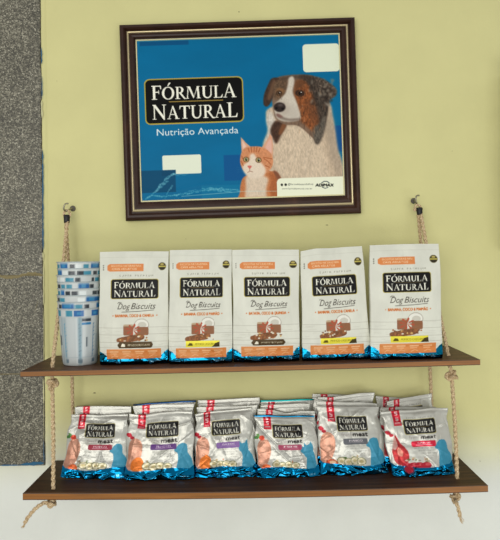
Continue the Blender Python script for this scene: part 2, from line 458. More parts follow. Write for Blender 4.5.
# ---------------------------------------------------------------- setting
def struct(o): o['kind'] = 'structure'; return o
w = MB()
w.add([(-2.2, 0, 0), (1.9, 0, 0), (1.9, 0, 3.0), (-2.2, 0, 3.0), (-2.2, .15, 0), (1.9, .15, 0), (1.9, .15, 3.0), (-2.2, .15, 3.0)],
      [(0, 1, 2, 3), (5, 4, 7, 6), (1, 5, 6, 2), (4, 0, 3, 7), (3, 2, 6, 7), (4, 5, 1, 0)])
random.seed(5)
for px, py, sx, sy in ((94.4, 393, 1.6, .5), (327, 225, 1.6, .4), (239, 12, .7, .5), (480, 461, .5, .4), (57, 81, .3, .3), (186, 239, .4, .3), (452, 151, .4, .3)):
    c = P(px, py, DW); k = DW / F
    ring = [(c.x + sx * k * math.cos(a) * random.uniform(.6, 1.1), -.0006, c.z + sy * k * math.sin(a) * random.uniform(.6, 1.2)) for a in [i * math.pi / 4 for i in range(8)]]
    w.add(ring + [(c.x, -.0012, c.z)], [(i, (i + 1) % 8, 8) for i in range(8)], 1)
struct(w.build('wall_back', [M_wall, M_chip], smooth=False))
fl = MB(); fl.box((-.15, -1.9, -.05), (4.1, 4.1, .1))
M_floor = wood('concrete_floor', [(0.3, (150, 146, 134)), (0.7, (180, 176, 164))], (5, 5, 5), 0.8)
struct(fl.build('floor', M_floor, smooth=False))

pb = MB(); c0 = P(499.5, 74, 1.39); c1 = P(499.5, 254, 1.39)
pb.box((c0.x + .006 + .05, -.035, (c0.z + c1.z) / 2), (.10, .07, c0.z - c1.z), 0, bev=.004)
struct(pb.build('trim_7', mat('shade_blocker_grey', (150, 146, 118), 0.7), smooth=False))  # unseen box, added only to shade the wall's right edge

# granite cladding: right edge and bottom edge traced at the wall
ge_x = P(42.5, 230, 1.395).x; gb_z = P(22, 466, 1.395).z; gl_x = -2.2
gth = 0.006
joints = [(gb_z, P(22, 374, 1.394).z), (P(22, 374, 1.394).z, P(22, 275.5, 1.394).z), (P(22, 275.5, 1.394).z, P(22, -8, 1.394).z + .0), (P(22, -8, 1.394).z, 3.0)]
random.seed(3)
for i, (z0, z1) in enumerate(joints):
    g = MB()
    nz = max(4, int((z1 - z0) / .012)); vsx = []
    jit = [random.uniform(-.0016, .0016) for _ in range(nz + 1)]
    gap = 0.0012
    for k in range(nz + 1):
        z = z0 + gap + (z1 - z0 - 2 * gap) * k / nz
        vsx += [(gl_x, -gth, z), (ge_x + jit[k] - .0015, -gth, z), (ge_x + jit[k], -gth + .0015, z), (ge_x + jit[k], .001, z)]
    fs = []
    for k in range(nz):
        a = k * 4
        for q in range(3): fs.append((a + q, a + q + 1, a + q + 5, a + q + 4))
    fs.append((3, 2, 1, 0)); n_ = nz * 4; fs.append((n_, n_ + 1, n_ + 2, n_ + 3))
    g.add(vsx, fs, 0)
    struct(g.build('trim_%d' % (i + 1), M_granite, smooth=False))
gr = MB()   # grout bed behind the slabs and ragged paint lines along their edges
gr.box(((gl_x + ge_x) / 2 - .002, -.0022, (gb_z + 3.0) / 2 + .001), (ge_x - gl_x - .005, .0044, 3.0 - gb_z - .004), 0)
# thick smear of grout over the middle joint
zj = P(22, 275.5, 1.394).z
pts = []; random.seed(9)
for k in range(30):
    x = ge_x - .001 - k * .006
    zz = zj + .005 * math.sin(k * .35) + random.uniform(-.0012, .0012)
    pts.append((x, -gth - .0006, zz))
for k in range(29):
    a, b = pts[k], pts[k + 1]; ta = .0022 + .0016 * abs(math.sin(k * 1.3)); tb = .0022 + .0016 * abs(math.sin((k + 1) * 1.3))
    gr.add([(a[0], a[1], a[2] - ta), (b[0], b[1], b[2] - tb), (b[0], b[1] - .001, b[2]), (a[0], a[1] - .001, a[2]), (a[0], a[1], a[2] + ta), (b[0], b[1], b[2] + tb)], [(0, 3, 2, 1), (3, 4, 5, 2)], 0)
def strip(pxa, pya, pxb, pyb, wpx, m, seed):
    random.seed(seed)
    a = P(pxa, pya, 1.393); b = P(pxb, pyb, 1.393); n = max(3, int((b - a).length / .008)); d = (b - a).normalized(); s_ = Vector((d.z, 0, -d.x)); k0 = 1.393 / F
    V = []
    for i in range(n + 1):
        p = a.lerp(b, i / n); ww = wpx * k0 * random.uniform(.45, 1.15) * (0.2 if i in (0, n) else 1)
        V += [(p.x - s_.x * ww, -.0071, p.z - s_.z * ww), (p.x + s_.x * ww * random.uniform(.3, .9), -.0071, p.z + s_.z * ww * random.uniform(.3, .9))]
    gr.add(V, [(2 * i, 2 * i + 1, 2 * i + 3, 2 * i + 2) for i in range(n)], m)
strip(41.3, 47, 41.6, 64, .8, 1, 1); strip(42, 76, 42, 99, .5, 1, 2); strip(41.5, 100, 42, 118, 1.2, 2, 3)
strip(42.6, 150, 43, 250, .8, 1, 4); strip(42.8, 252, 43.2, 262, .9, 2, 5); strip(43.2, 262, 43.4, 305, .7, 2, 6)
strip(43.2, 310, 43.8, 368, .4, 2, 12); strip(43, 378, 43.8, 404, .9, 2, 7); strip(43.6, 404, 43.9, 440, .25, 2, 8); strip(43.6, 440, 43.9, 462, .5, 1, 18)
strip(0, 465.5, 22, 465.2, .8, 1, 9); strip(20, 464.9, 44, 463.2, 2.0, 1, 10); strip(38, 300, 35, 312, .3, 0, 11)
struct(gr.build('trim_5', [M_grout, M_bluepaint, M_creampaint], smooth=False))
# rounded edge of the plaster beside the stone
pe = MB(); xs0 = ge_x + .001
V = []; 
zs = np.linspace(gb_z - .003, 3.0, 40)
for z in zs:
    for a in range(7):
        t = a / 6; V.append((xs0 + .0125 * t, -.0035 * math.sin(math.pi * (0.35 + .65 * t)) , z))
pe.add(V, [(i * 7 + a, i * 7 + a + 1, i * 7 + a + 8, i * 7 + a + 7) for i in range(39) for a in range(6)])
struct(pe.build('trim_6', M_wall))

# ---------------------------------------------------------------- shelf boards
def cam_to_world(x, z): return (x * cr + z * sr, -x * sr + z * cr + ZC)
UA, UB = cam_to_world(-.5070, -.2422), cam_to_world(.4910, -.2161)
LA, LB = cam_to_world(-.5020, -.5070), cam_to_world(.5080, -.4895)
YF, YB = -0.200, -0.004
def shelf_z(which, x):
    A, B = (UA, UB) if which == 'u' else (LA, LB)
    t = (x - A[0]) / (B[0] - A[0]); sag = .0012 if which == 'u' else .0048
    return A[1] + (B[1] - A[1]) * t - sag * 4 * max(0, t * (1 - t))
def board(which, th, name, label, msurf):
    A, B = (UA, UB) if which == 'u' else (LA, LB)
    nx = 40; xs = np.linspace(A[0], B[0], nx + 1)
    root = thing(name, ((A[0] + B[0]) / 2, (YF + YB) / 2, shelf_z(which, 0) - th), label, 'shelf')
    V = []
    r = .0015; yb = YB; yf = YF + .0015
    sec = [(yb, 0), (yf, 0), (yf, -th), (yb, -th)]
    for x in xs:
        z = shelf_z(which, x); V += [(x, a, z + b) for a, b in sec]
    fs = [(4 * i + k, 4 * i + (k + 1) % 4, 4 * i + 4 + (k + 1) % 4, 4 * i + 4 + k) for i in range(nx) for k in range(4)]
    fs = [f[::-1] for f in fs]
    fs += [(0, 1, 2, 3), (4 * nx + 3, 4 * nx + 2, 4 * nx + 1, 4 * nx)]
    make('board', V, fs, msurf, root, smooth=False)
    # front edge band with thin dark lines top and bottom
    V = []; sec = [(yf, 0), (YF + .0004, 0), (YF, -.0014), (YF, -th + .0014), (YF + .0004, -th), (yf, -th)]
    x2 = [A[0] - .0008] + list(xs[1:-1]) + [B[0] + .0008]
    for x in x2:
        z = shelf_z(which, x); V += [(x, a, z + b) for a, b in sec]
    fs = []; mi = []
    for i in range(nx):
        for k in range(5):
            fs.append((6 * i + k, 6 * i + 6 + k, 6 * i + 7 + k, 6 * i + 1 + k)); mi.append(1 if k in (1, 3) else 0)
    fs += [(0, 1, 2, 3, 4, 5), tuple(6 * nx + k for k in (5, 4, 3, 2, 1, 0))]; mi += [0, 0]
    eb = make('edge_band', V, fs, [M_edge, M_edge_line], root, mi, smooth=False)
    eb['label'] = 'lighter brown strip on the front edge'
    return root
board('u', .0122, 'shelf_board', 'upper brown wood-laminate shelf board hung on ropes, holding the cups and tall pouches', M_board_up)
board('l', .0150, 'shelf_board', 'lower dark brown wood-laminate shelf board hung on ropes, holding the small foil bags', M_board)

# ---------------------------------------------------------------- framed poster
FC = P(240.2, 119.2, 1.385); FT = math.radians(1.3)
fx = Vector((math.cos(FT), 0, math.sin(FT))); fz = Vector((-math.sin(FT), 0, math.cos(FT)))
FW, FH = .5905, .4915
def FP(u, v, y): return Vector((FC.x, 0, FC.z)) + fx * u + fz * v + Vector((0, y, 0))
fr = thing('framed_poster', FP(0, -FH / 2, -.002), 'dark wooden picture frame with blue pet food poster hanging crooked above the shelves', 'framed picture')
prof = [(0, -.001), (0, -.016), (.002, -.0195), (.006, -.0215), (.010, -.0215), (.0135, -.0175), (.0145, -.0140), (.0175, -.0145), (.0195, -.0165),
        (.0215, -.0160), (.0225, -.0125), (.0245, -.0125), (.0285, -.0135), (.0325, -.0125), (.0350, -.0100), (.0355, -.0060), (.0380, -.0055)]
KB, KT = 1.26, .91     # the bottom rail is a little wider than the top one
def sweep(pr, mats, idx, name):
    V = []; fs = []; mi = []; n = len(pr)
    for cx, cz in ((-1, -1), (1, -1), (1, 1), (-1, 1)):
        for r, y in pr: V.append(FP(cx * (FW / 2 - r), cz * (FH / 2 - r * (KB if cz < 0 else KT)), y))
    for c in range(4):
        for k in range(n - 1):
            fs.append((c * n + k, ((c + 1) % 4) * n + k, ((c + 1) % 4) * n + k + 1, c * n + k + 1)); mi.append(idx(k))
    return make(name, V, fs, mats, fr, mi, smooth=False)
sweep(prof[:8], M_frame, lambda k: 0, 'outer_moulding')
sweep(prof[7:11], M_gilt, lambda k: 0, 'gilt_bead')['label'] = 'thin worn gold bead'
sweep(prof[10:], M_frame, lambda k: 0, 'inner_moulding')
sweep([(.0375, -.0056), (.0400, -.0052), (.0402, -.003)], M_mount, lambda k: 0, 'mount_edge')['label'] = 'narrow cream edge around the poster'
bb = MB(); bb.add([FP(a, b, y) for y in (-.0014, -.001) for a, b in ((-.28, -.235), (.28, -.235), (.28, .235), (-.28, .235))], [(0, 1, 2, 3), (7, 6, 5, 4)])
bb.build('backing_board', M_back, fr, smooth=False)

PW, PH = 202.0, 162.0
A = Art(PW, PH, 2.3, (0, 104, 148))
A.poly([(0, 0), (PW, 0), (PW, PH), (0, PH)], (0, 105, 150), var=.06, freq=(.02, .04))
# darker blue rectangles of the printed background
A.rect(83, 118, 130, 144, (6, 84, 140)); A.rect(190, 92, 202, 118, (10, 78, 140)); A.rect(60, 148, 106, 162, (12, 118, 156), alpha=.6)
A.rect(3, 1.2, 52, 5.6, (8, 72, 118), alpha=.75); A.rect(0, 0, 202, 1.0, (205, 200, 160), alpha=.35)
t_ = math.radians(1.9); tex = (math.cos(t_), -math.sin(t_)); tey = (math.sin(t_), math.cos(t_))
def loc(px, py):
    dx, dy = px - 137, py - 39
    return dx * tex[0] + dy * tex[1], dx * tey[0] + dy * tey[1]
# --- dog (coordinates from the photograph's poster crop)
A.map = lambda x, y: loc(260 + x / 3.857, 65 + y / 3.857)
fw = dict(var=.16, freq=(1.1, .45))
A.poly([(38, 160), (24, 200), (30, 250), (12, 300), (14, 360), (24, 440), (60, 520), (330, 520), (326, 420), (314, 360), (300, 320), (290, 250), (280, 190), (262, 140), (160, 120)], (194, 172, 146), blur=.9, curve=True, **fw)
A.poly([(60, 300), (100, 240), (150, 215), (200, 230), (240, 300), (260, 400), (250, 500), (90, 500), (50, 400)], (206, 186, 160), blur=4, alpha=.9, curve=True, **fw)
A.poly([(262, 150), (285, 220), (295, 300), (312, 380), (300, 440), (270, 330), (250, 230)], (150, 136, 120), blur=3, alpha=.5, curve=True)
A.poly([(36, 170), (26, 210), (32, 250), (20, 300), (40, 330), (60, 260), (56, 200)], (205, 200, 190), blur=1.5, alpha=.8, curve=True, **fw)
for k in range(46):   # locks of chest fur
    random.seed(k); x = random.uniform(60, 270); y = random.uniform(240, 440); l_ = random.uniform(20, 45); s_ = (x - 150) * .08
    A.line([(x, y), (x + s_ * .5, y + l_ * .5), (x + s_ + random.uniform(-4, 4), y + l_)], .8, random.choice([(150, 134, 116), (215, 205, 190), (165, 150, 132)]), alpha=.16)
A.poly([(58, 212), (40, 250), (55, 290), (66, 298), (84, 262), (102, 226), (84, 214)], (70, 48, 36), blur=.9, curve=True, var=.3, freq=(1.2, .6))
A.poly([(86, 222), (72, 260), (84, 262), (102, 226)], (122, 78, 50), blur=.8, curve=True)
# head mass
A.poly([(50, 62), (70, 42), (110, 34), (170, 32), (215, 40), (250, 66), (262, 120), (258, 190), (244, 250), (222, 298), (205, 280), (150, 232), (100, 226), (62, 204), (50, 160), (46, 110)], (120, 96, 78), blur=.6, curve=True, **fw)
# left ear
A.poly([(46, 46), (30, 74), (16, 110), (14, 146), (28, 156), (42, 140), (54, 108), (64, 70), (74, 46)], (66, 48, 38), blur=.6, curve=True, var=.3, freq=(1.2, .6))
A.poly([(52, 52), (40, 84), (30, 120), (36, 132), (50, 104), (62, 66)], (112, 82, 60), blur=.9, curve=True, alpha=.8)
# left brow / cheek
A.poly([(56, 66), (80, 48), (102, 50), (100, 100), (80, 126), (62, 134), (52, 110)], (96, 74, 56), blur=.9, curve=True, var=.3, freq=(1.2, .8))
A.poly([(62, 92), (78, 84), (94, 92), (84, 112), (66, 116)], (140, 98, 62), blur=.9, curve=True, alpha=.8)
# right merle side
A.poly([(150, 36), (205, 38), (246, 64), (262, 110), (262, 170), (246, 250), (226, 298), (210, 288), (205, 210), (188, 130), (164, 80)], (66, 56, 48), blur=1, curve=True, var=.6, freq=(.8, .5), seed=4)
A.poly([(140, 56), (168, 54), (192, 84), (206, 130), (222, 190), (226, 236), (206, 252), (172, 226), (150, 200), (140, 150), (132, 100)], (132, 76, 42), blur=1.5, curve=True, var=.45, freq=(1, .6))
A.poly([(136, 60), (160, 56), (176, 74), (150, 84), (138, 96)], (96, 62, 40), blur=1.5, curve=True, alpha=.8)
A.poly([(176, 128), (214, 150), (226, 200), (214, 232), (196, 200)], (84, 56, 40), blur=3, curve=True, alpha=.55)
A.poly([(206, 240), (230, 220), (250, 190), (250, 240), (228, 296), (212, 290)], (92, 84, 74), blur=1.3, curve=True, var=.4, freq=(1, .5))
# merle mottling
for k in range(26):
    random.seed(500 + k); x = random.uniform(190, 280); y = random.uniform(48, 150)
    A.ell(x, y, random.uniform(3, 9), random.uniform(4, 11), random.choice([(52, 44, 38), (136, 126, 112), (58, 50, 44), (150, 140, 124)]), rot=random.uniform(-40, 40), blur=.8, alpha=.6)
# right ear
A.poly([(214, 42), (248, 50), (280, 72), (296, 92), (292, 114), (272, 128), (262, 146), (246, 120), (228, 86)], (84, 72, 62), blur=.7, curve=True, var=.6, freq=(.8, .8), seed=7)
A.poly([(240, 92), (256, 84), (262, 110), (258, 140), (246, 122)], (40, 32, 28), blur=1.2, curve=True, alpha=.8)
A.poly([(262, 78), (284, 84), (288, 104), (270, 112)], (62, 52, 46), blur=1.2, curve=True, alpha=.8)
for k in range(14):
    random.seed(700 + k); A.ell(random.uniform(244, 286), random.uniform(64, 116), random.uniform(3, 8), random.uniform(3, 8), random.choice([(48, 40, 36), (140, 128, 112), (160, 148, 130)]), rot=random.uniform(-40, 40), blur=.7, alpha=.6)
A.poly([(70, 44), (110, 36), (160, 34), (200, 38), (196, 50), (140, 46), (90, 54)], (70, 56, 46), blur=1.2, curve=True, alpha=.7)
# blaze and muzzle
A.poly([(112, 44), (128, 40), (132, 62), (126, 100), (142, 140), (156, 190), (150, 208), (104, 214), (70, 204), (58, 180), (56, 150), (76, 128), (98, 104), (108, 70)], (204, 194, 178), blur=.8, curve=True, var=.08, freq=(1, .7))
A.poly([(98, 160), (130, 150), (150, 190), (120, 205), (96, 190)], (188, 178, 164), blur=2, curve=True, alpha=.7)
A.poly([(60, 186), (80, 204), (120, 212), (156, 206), (150, 200), (110, 202), (84, 192)], (90, 72, 62), blur=.8, curve=True, alpha=.6)
A.poly([(64, 182), (78, 186), (88, 196), (76, 198), (66, 192)], (120, 84, 76), blur=.8, curve=True)
A.poly([(58, 140), (84, 128), (110, 150), (100, 186), (72, 186)], (160, 144, 130), blur=3, curve=True, alpha=.45)
A.ell(76, 158, 23, 19, (46, 36, 34), blur=.5); A.ell(80, 150, 10, 5, (110, 98, 94), blur=1, alpha=.7); A.ell(64, 162, 5, 4, (14, 10, 10), blur=.3); A.ell(88, 164, 5, 4, (14, 10, 10), blur=.3)
# eyes
A.ell(154, 104, 19, 13, (52, 36, 28), rot=8, blur=.6); A.ell(154, 104, 11, 10, (74, 46, 26), blur=.3); A.ell(155, 104, 7, 7.5, (10, 8, 8)); A.ell(159, 100, 2.2, 2.2, (220, 215, 205))
A.ell(74, 104, 12, 11, (58, 42, 32), rot=-10, blur=.6); A.ell(74, 104, 7, 8, (98, 72, 48), blur=.3); A.ell(74, 104, 4, 5, (10, 8, 8)); A.ell(77, 101, 1.6, 1.6, (220, 215, 205))
for k in range(90):   # short fur strokes on the head
    random.seed(100 + k); x = random.uniform(60, 250); y = random.uniform(45, 270)
    if 96 < x < 150 or (x < 150 and y > 120): continue
    A.line([(x, y), (x + random.uniform(-4, 6), y + random.uniform(10, 22))], .6, random.choice([(50, 40, 34), (170, 120, 80), (140, 128, 112), (40, 30, 26)]), alpha=.35)
# --- cat
A.map = lambda x, y: loc(235 + x / 7.2, 130 + y / 7.2)
cw = dict(var=.14, freq=(1.6, .8))
A.poly([(70, 330), (44, 380), (38, 440), (36, 540), (330, 540), (335, 400), (320, 320), (270, 290), (160, 300)], (190, 118, 72), blur=.4, curve=True, **cw)
A.poly([(276, 286), (310, 300), (336, 350), (310, 350), (300, 400), (290, 340)], (128, 80, 56), blur=.8, curve=True)
A.poly([(84, 330), (80, 400), (86, 540), (222, 540), (226, 420), (238, 340), (160, 320)], (214, 194, 170), blur=1.2, curve=True, var=.1, freq=(1.5, .7))
A.poly([(246, 300), (262, 360), (250, 430), (300, 520), (310, 400), (290, 320)], (170, 98, 56), blur=.9, curve=True, **cw)
A.poly([(44, 42), (46, 90), (50, 150), (80, 160), (112, 112), (80, 84)], (212, 160, 128), blur=.25)
A.poly([(52, 62), (58, 130), (84, 112)], (232, 196, 176), blur=.5)
A.poly([(190, 124), (214, 92), (240, 50), (250, 18), (268, 40), (276, 100), (274, 190), (240, 200)], (214, 160, 128), blur=.25)
A.poly([(222, 116), (246, 66), (262, 70), (266, 150), (244, 160)], (226, 176, 158), blur=.8, curve=True)
A.poly([(56, 140), (90, 116), (150, 110), (200, 118), (250, 150), (274, 200), (270, 252), (244, 290), (200, 316), (130, 322), (86, 306), (56, 274), (40, 230), (42, 180)], (206, 138, 96), blur=.35, curve=True, **cw)
A.poly([(112, 170), (140, 166), (160, 200), (196, 236), (222, 280), (206, 326), (150, 344), (98, 332), (66, 296), (56, 254), (84, 230), (104, 210)], (226, 208, 186), blur=1, curve=True, var=.06, freq=(1.2, 1.2))
for p_ in ([(96, 122), (104, 150)], [(118, 116), (122, 152)], [(140, 114), (138, 152)], [(160, 116), (154, 150)], [(182, 124), (170, 152)], [(210, 200), (240, 220), (258, 240)], [(206, 190), (240, 196), (266, 200)], [(46, 220), (62, 250)], [(220, 250), (250, 262)], [(52, 180), (56, 200)]):
    A.line(p_, 1.0, (160, 84, 44), alpha=.7)
for ex_, ey_ in ((82, 206), (171, 210)):
    A.ell(ex_, ey_, 22, 20, (90, 52, 34), blur=.4); A.ell(ex_, ey_, 17, 16, (176, 166, 112), blur=.25); A.ell(ex_ + 1, ey_, 7.5, 12, (16, 14, 10)); A.ell(ex_ + 4, ey_ - 5, 3, 3, (240, 238, 220))
A.poly([(92, 252), (122, 252), (112, 272), (104, 272)], (206, 108, 96), blur=.3, curve=True)
A.line([(107, 272), (108, 290), (92, 300)], .5, (130, 70, 56), alpha=.8); A.line([(108, 290), (130, 296)], .5, (130, 70, 56), alpha=.8)
for q in range(3):
    A.line([(150, 276 + 8 * q), (250, 262 + 18 * q)], .3, (235, 215, 195), alpha=.25); A.line([(80, 276 + 8 * q), (14, 262 + 18 * q)], .3, (235, 215, 195), alpha=.12)
A.map = None
# --- logo, slogan, stickers, torn film, sender box
logo(A, 7.4, 40.3, 103.6, 84.0)
A.text('Nutrição Avançada', 17.5, 96.4, 81, 7.0, (225, 236, 235))
A.rect(0, 131, 34.5, 153.5, (6, 70, 104), alpha=.85)
A.rect(22, 116.5, 60.5, 135.5, (228, 234, 212), r=1.6); A.rect(21, 131, 35, 137, (6, 70, 104))
A.rect(165.2, 9.4, 201.5, 37.4, (226, 232, 206), r=3.2)
A.map = lambda x, y: loc(110 + x / 3.85, 110 + y / 3.85)
for pts_, w_, al in (([(140, 338), (170, 318), (196, 286), (225, 258), (254, 240)], 2.0, .5), ([(178, 312), (200, 290), (226, 270)], 2.4, .35), ([(214, 340), (226, 312), (242, 290)], 1.6, .35), ([(160, 326), (220, 330), (300, 318), (380, 306), (440, 300), (500, 310)], 1.6, .45),
                     ([(250, 326), (330, 306), (400, 298), (450, 308), (500, 304)], 1.0, .4), ([(380, 300), (420, 306), (470, 312)], 2.6, .3), ([(212, 262), (240, 248), (300, 246)], .9, .4)):
    random.seed(int(w_ * 10)); pp = []
    for (x, y) in resample([Vector((a, b, 0)) for a, b in pts_], 8) and [(v.x, v.y) for v in resample([Vector((a, b, 0)) for a, b in pts_], 8)]:
        pp.append((x, y + random.uniform(-3, 3)))
    for a, b in zip(pp[:-1], pp[1:]):
        A.line([a, b], w_ * random.uniform(.4, 1.2), (120, 185, 200), alpha=al * random.uniform(.5, 1.1))
A.map = None
A.line([(40, 158), (104, 155), (135, 156)], .6, (190, 220, 215), alpha=.5)
A.rect(135.2, 143.2, 206, 166, (236, 238, 212), r=4.5)
A.map = lambda x, y: loc(270 + x / 6.25, 170 + y / 6.25)
A.ell(75, 88, 8, 8, (40, 40, 36)); A.ell(99, 87, 8, 8, (40, 40, 36))
A.text('@formulanaturaloficial', 112, 89, 158, 11, (80, 82, 74)); A.text('www.formulanatural.com.br', 74, 116, 190, 9, (70, 72, 64))
A.text('ADIMAX', 284, 98, 112, 18, (20, 22, 20), shear=.15, bold=1)
A.line([(322, 76), (338, 66), (356, 66), (370, 76)], .8, (40, 60, 70)); A.line([(326, 102), (344, 110), (362, 104)], .7, (40, 60, 70))
A.map = None
pa = A.done()
H_, W_ = pa.shape[:2]
us = (np.arange(W_) + .5) / W_; vs2 = (np.arange(H_) + .5) / H_
PWm, PHm = FW - .0790, FH - .0395 * (KB + KT)
PZ = .0395 * (KB - KT) / 2
U, V_ = np.meshgrid(us, vs2)
U = (U - U.min()) / (U.max() - U.min()); V_ = (V_ - V_.min()) / (V_.max() - V_.min())
ripple = .0006 * fbm(U * 9, V_ * 4, 3) + .0008 * np.exp(-((V_ - .93 - .02 * np.sin(U * 14)) / .012) ** 2) * (U < .6) * fbm(U * 30, V_ * 20, 8)
base = np.array(FP(0, PZ, 0)); X = base[None, None] + ((U - .5) * PWm)[..., None] * np.array(fx) + ((.5 - V_) * PHm)[..., None] * np.array(fz)
X[..., 1] = -.0030 - ripple
idx = np.arange(H_ * W_).reshape(H_, W_)
fc = np.stack([idx[:-1, :-1], idx[1:, :-1], idx[1:, 1:], idx[:-1, 1:]], -1).reshape(-1, 4)
po = make('poster', X.reshape(-1, 3), fc.tolist(), M_poster, fr, colors=lin(pa[..., :3].reshape(-1, 3)), foil=pa[..., 3].ravel() * 0)
po['label'] = 'blue pet food poster with a dog and an orange cat'

# ---------------------------------------------------------------- pouch builder
def creases(U, V, seed, n, amp, wid, vmin=0, vmax=1, lmin=.15, lmax=.5):
    rs = np.random.RandomState(seed); Z = np.zeros_like(U)
    for _ in range(n):
        cx, cy = rs.rand(), vmin + rs.rand() * (vmax - vmin); a = rs.rand() * math.pi; L = lmin + rs.rand() * (lmax - lmin); s = rs.choice([-1, 1]); ww = wid * (.6 + rs.rand())
        dx, dy = U - cx, V - cy; t = dx * math.cos(a) + dy * math.sin(a); d = -dx * math.sin(a) + dy * math.cos(a) + .3 * t * t * (rs.rand() - .5)
        Z += s * amp * (.4 + rs.rand()) * np.exp(-np.abs(d) / ww) * np.exp(-(t / L) ** 4)
    return Z

def pouch(name, label, cat, group, corners, Db, Dt, which, T, art, material, seed, style, res, top_wave=None, wr=1.0, parts=(.06, .10)):
    """corners: px TL, TR, BR, BL. Front sheet is a displaced grid, closed by a back sheet."""
    TL, TR, BR, BL = corners
    w3 = [P(TL[0], TL[1], Dt), P(TR[0], TR[1], Dt), P(BR[0], BR[1], Db), P(BL[0], BL[1], Db)]
    for q in (2, 3): w3[q].z = shelf_z(which, w3[q].x) + .0006
    w3 = [np.array(q) for q in w3]
    Hh = np.linalg.norm(w3[0] - w3[3]); Ww = np.linalg.norm(w3[2] - w3[3])
    nx = int(Ww / res); ny = int(Hh / res)
    u = np.linspace(0, 1, nx + 1); v = np.linspace(0, 1, ny + 1)
    U, V = np.meshgrid(u, v)                    # V = 0 at bottom
    s = 2 * U - 1
    base_top = w3[0] * (1 - U[..., None]) + w3[1] * U[..., None]; base_bot = w3[3] * (1 - U[..., None]) + w3[2] * U[..., None]
    Pm = base_bot * (1 - V[..., None]) + base_top * V[..., None]
    if style == 'stand':
        Tb = T * (1 - np.clip(V, 0, 1) ** 2.0) ** .8 + .0012
        e = .72 * Tb
        bulge = e + (Tb - e) * (1 - np.abs(s) ** 3)
        foot = 1 - .30 * np.clip(1 - V / .035, 0, 1) ** 2
        off = bulge * foot
        off += wr * (.0012 * (fbm(U * 3, V * 4, seed) - .5) * 2 * (V < .96) + creases(U, V, seed, 16, .0006, .012, .1, .95) * (.3 + .7 * (1 - np.abs(s))))
        bot = np.clip(1 - V / .17, 0, 1)
        off += bot * wr * (creases(U, V * 2.5, seed + 5, 26, .0022, .018, 0, .4, .05, .2) + .0025 * (fbm(U * 14, V * 16, seed + 3) - .5))
        off += .004 * np.exp(-((V - .135) / .03) ** 2) * (1 - s ** 4)
        Pm[..., 0] += (.0008 * np.sin(V * 9 + seed) * np.sign(s) * np.abs(s) ** 6)
        ref = T
    else:
        g = np.clip(V / .10, 0, 1) ** .6 * .78 + .22
        g = g * np.clip((1 - V) / .42, 0, 1) ** .75
        prof_ = (1 - np.abs(s) ** 2.4) ** .8
        off = T * g * (.18 + .82 * prof_) * (1 - .0 * V) + .0008
        env = np.clip((.97 - V) / .06, 0, 1)
        off += env * wr * (.009 * (fbm(U * 3.0, V * 3.0, seed) - .5) + creases(U, V, seed, 13, .0021, .030, .1, .95) + creases(U, V, seed + 9, 7, .0011, .010, .1, .95, .1, .3))
        bot = np.clip(1 - V / .24, 0, 1) ** .7
        off += bot * wr * (creases(U, V * 1.6, seed + 5, 30, .0034, .022, 0, .35, .06, .22) + .0035 * (fbm(U * 9, V * 9, seed + 3, 2) - .5))
        off += (1 - env) * .0006 * np.sin(V * 900)
        # ragged silhouette
        Pm[..., 0] += np.abs(s) ** 5 * np.sign(s) * (.0022 * np.sin(V * 11 + seed) + .0018 * (fbm(V * 6, U * 0 + (s > 0) * 3, seed) - .5) - .003 * np.exp(-((V - .86) / .07) ** 2))
        Pm[..., 2] += np.clip((.06 - V) / .06, 0, 1) * .004 * np.abs(s) ** 6
        ref = T * .85
    off = np.maximum(off, .0004)
    if top_wave is not None:
        tw = np.interp(U, np.linspace(0, 1, len(top_wave)), top_wave) * (Dt / F)
        Pm[..., 2] += tw * np.clip((V - .55) / .45, 0, 1)
    # thickness is centred on a plane set back behind the traced front outline
    cshift = ref * np.clip((1 - V) / .9, 0, 1) * (1 if style == 'stand' else np.clip(V / .3, 0, 1) ** .6)
    Fr = Pm.copy(); Fr[..., 1] += cshift - off
    Bk = Pm.copy(); Bk[..., 1] += cshift + np.maximum(off * .0 + (T * (1 - V ** 2) ** .8 * (1 - .7 * np.abs(s) ** 3) if style == 'stand' else T * g * (.1 + .9 * prof_)) * .95, .0006)
    zmin = np.array([shelf_z(which, x) for x in Pm[0, :, 0]])[None, :] + .0003
    Fr[..., 2] = np.maximum(Fr[..., 2], zmin); Bk[..., 2] = np.maximum(Bk[..., 2], zmin)
    # colours
    ah, aw = art.shape[:2]
    iu = np.clip((U * aw).astype(int), 0, aw - 1); iv = np.clip(((1 - V) * ah).astype(int), 0, ah - 1)
    C = art[iv, iu]
    root = thing(name, Vector(((w3[2] + w3[3]) / 2).tolist()) + Vector((0, ref, 0)), label, cat, group)
    root.location.z = shelf_z(which, root.location.x)
    def grid(Pt, r0, r1, flip=False):
        sub = Pt[r0:r1 + 1]; h, w_ = sub.shape[:2]; ix = np.arange(h * w_).reshape(h, w_)
        q = np.stack([ix[:-1, :-1], ix[:-1, 1:], ix[1:, 1:], ix[1:, :-1]], -1).reshape(-1, 4)
        if flip: q = q[:, ::-1]
        return sub.reshape(-1, 3), q
    def piece(pn, v0, v1, plabel=None):
        r0, r1 = int(round(v0 * ny)), int(round(v1 * ny))
        a, qa = grid(Fr, r0, r1)
        st = 1
        b_, qb = grid(Bk, r0, r1, True)
        na = len(a); Vv = [a, b_]; Q = [qa, qb + na]
        w_ = nx + 1; h = r1 - r0 + 1
        L = np.arange(h) * w_; R = L + w_ - 1
        Q.append(np.stack([L[:-1], L[1:], L[1:] + na, L[:-1] + na], -1)); Q.append(np.stack([R[1:], R[:-1], R[:-1] + na, R[1:] + na], -1))
        if r0 == 0:
            k = np.arange(w_); Q.append(np.stack([k[1:], k[:-1], k[:-1] + na, k[1:] + na], -1))
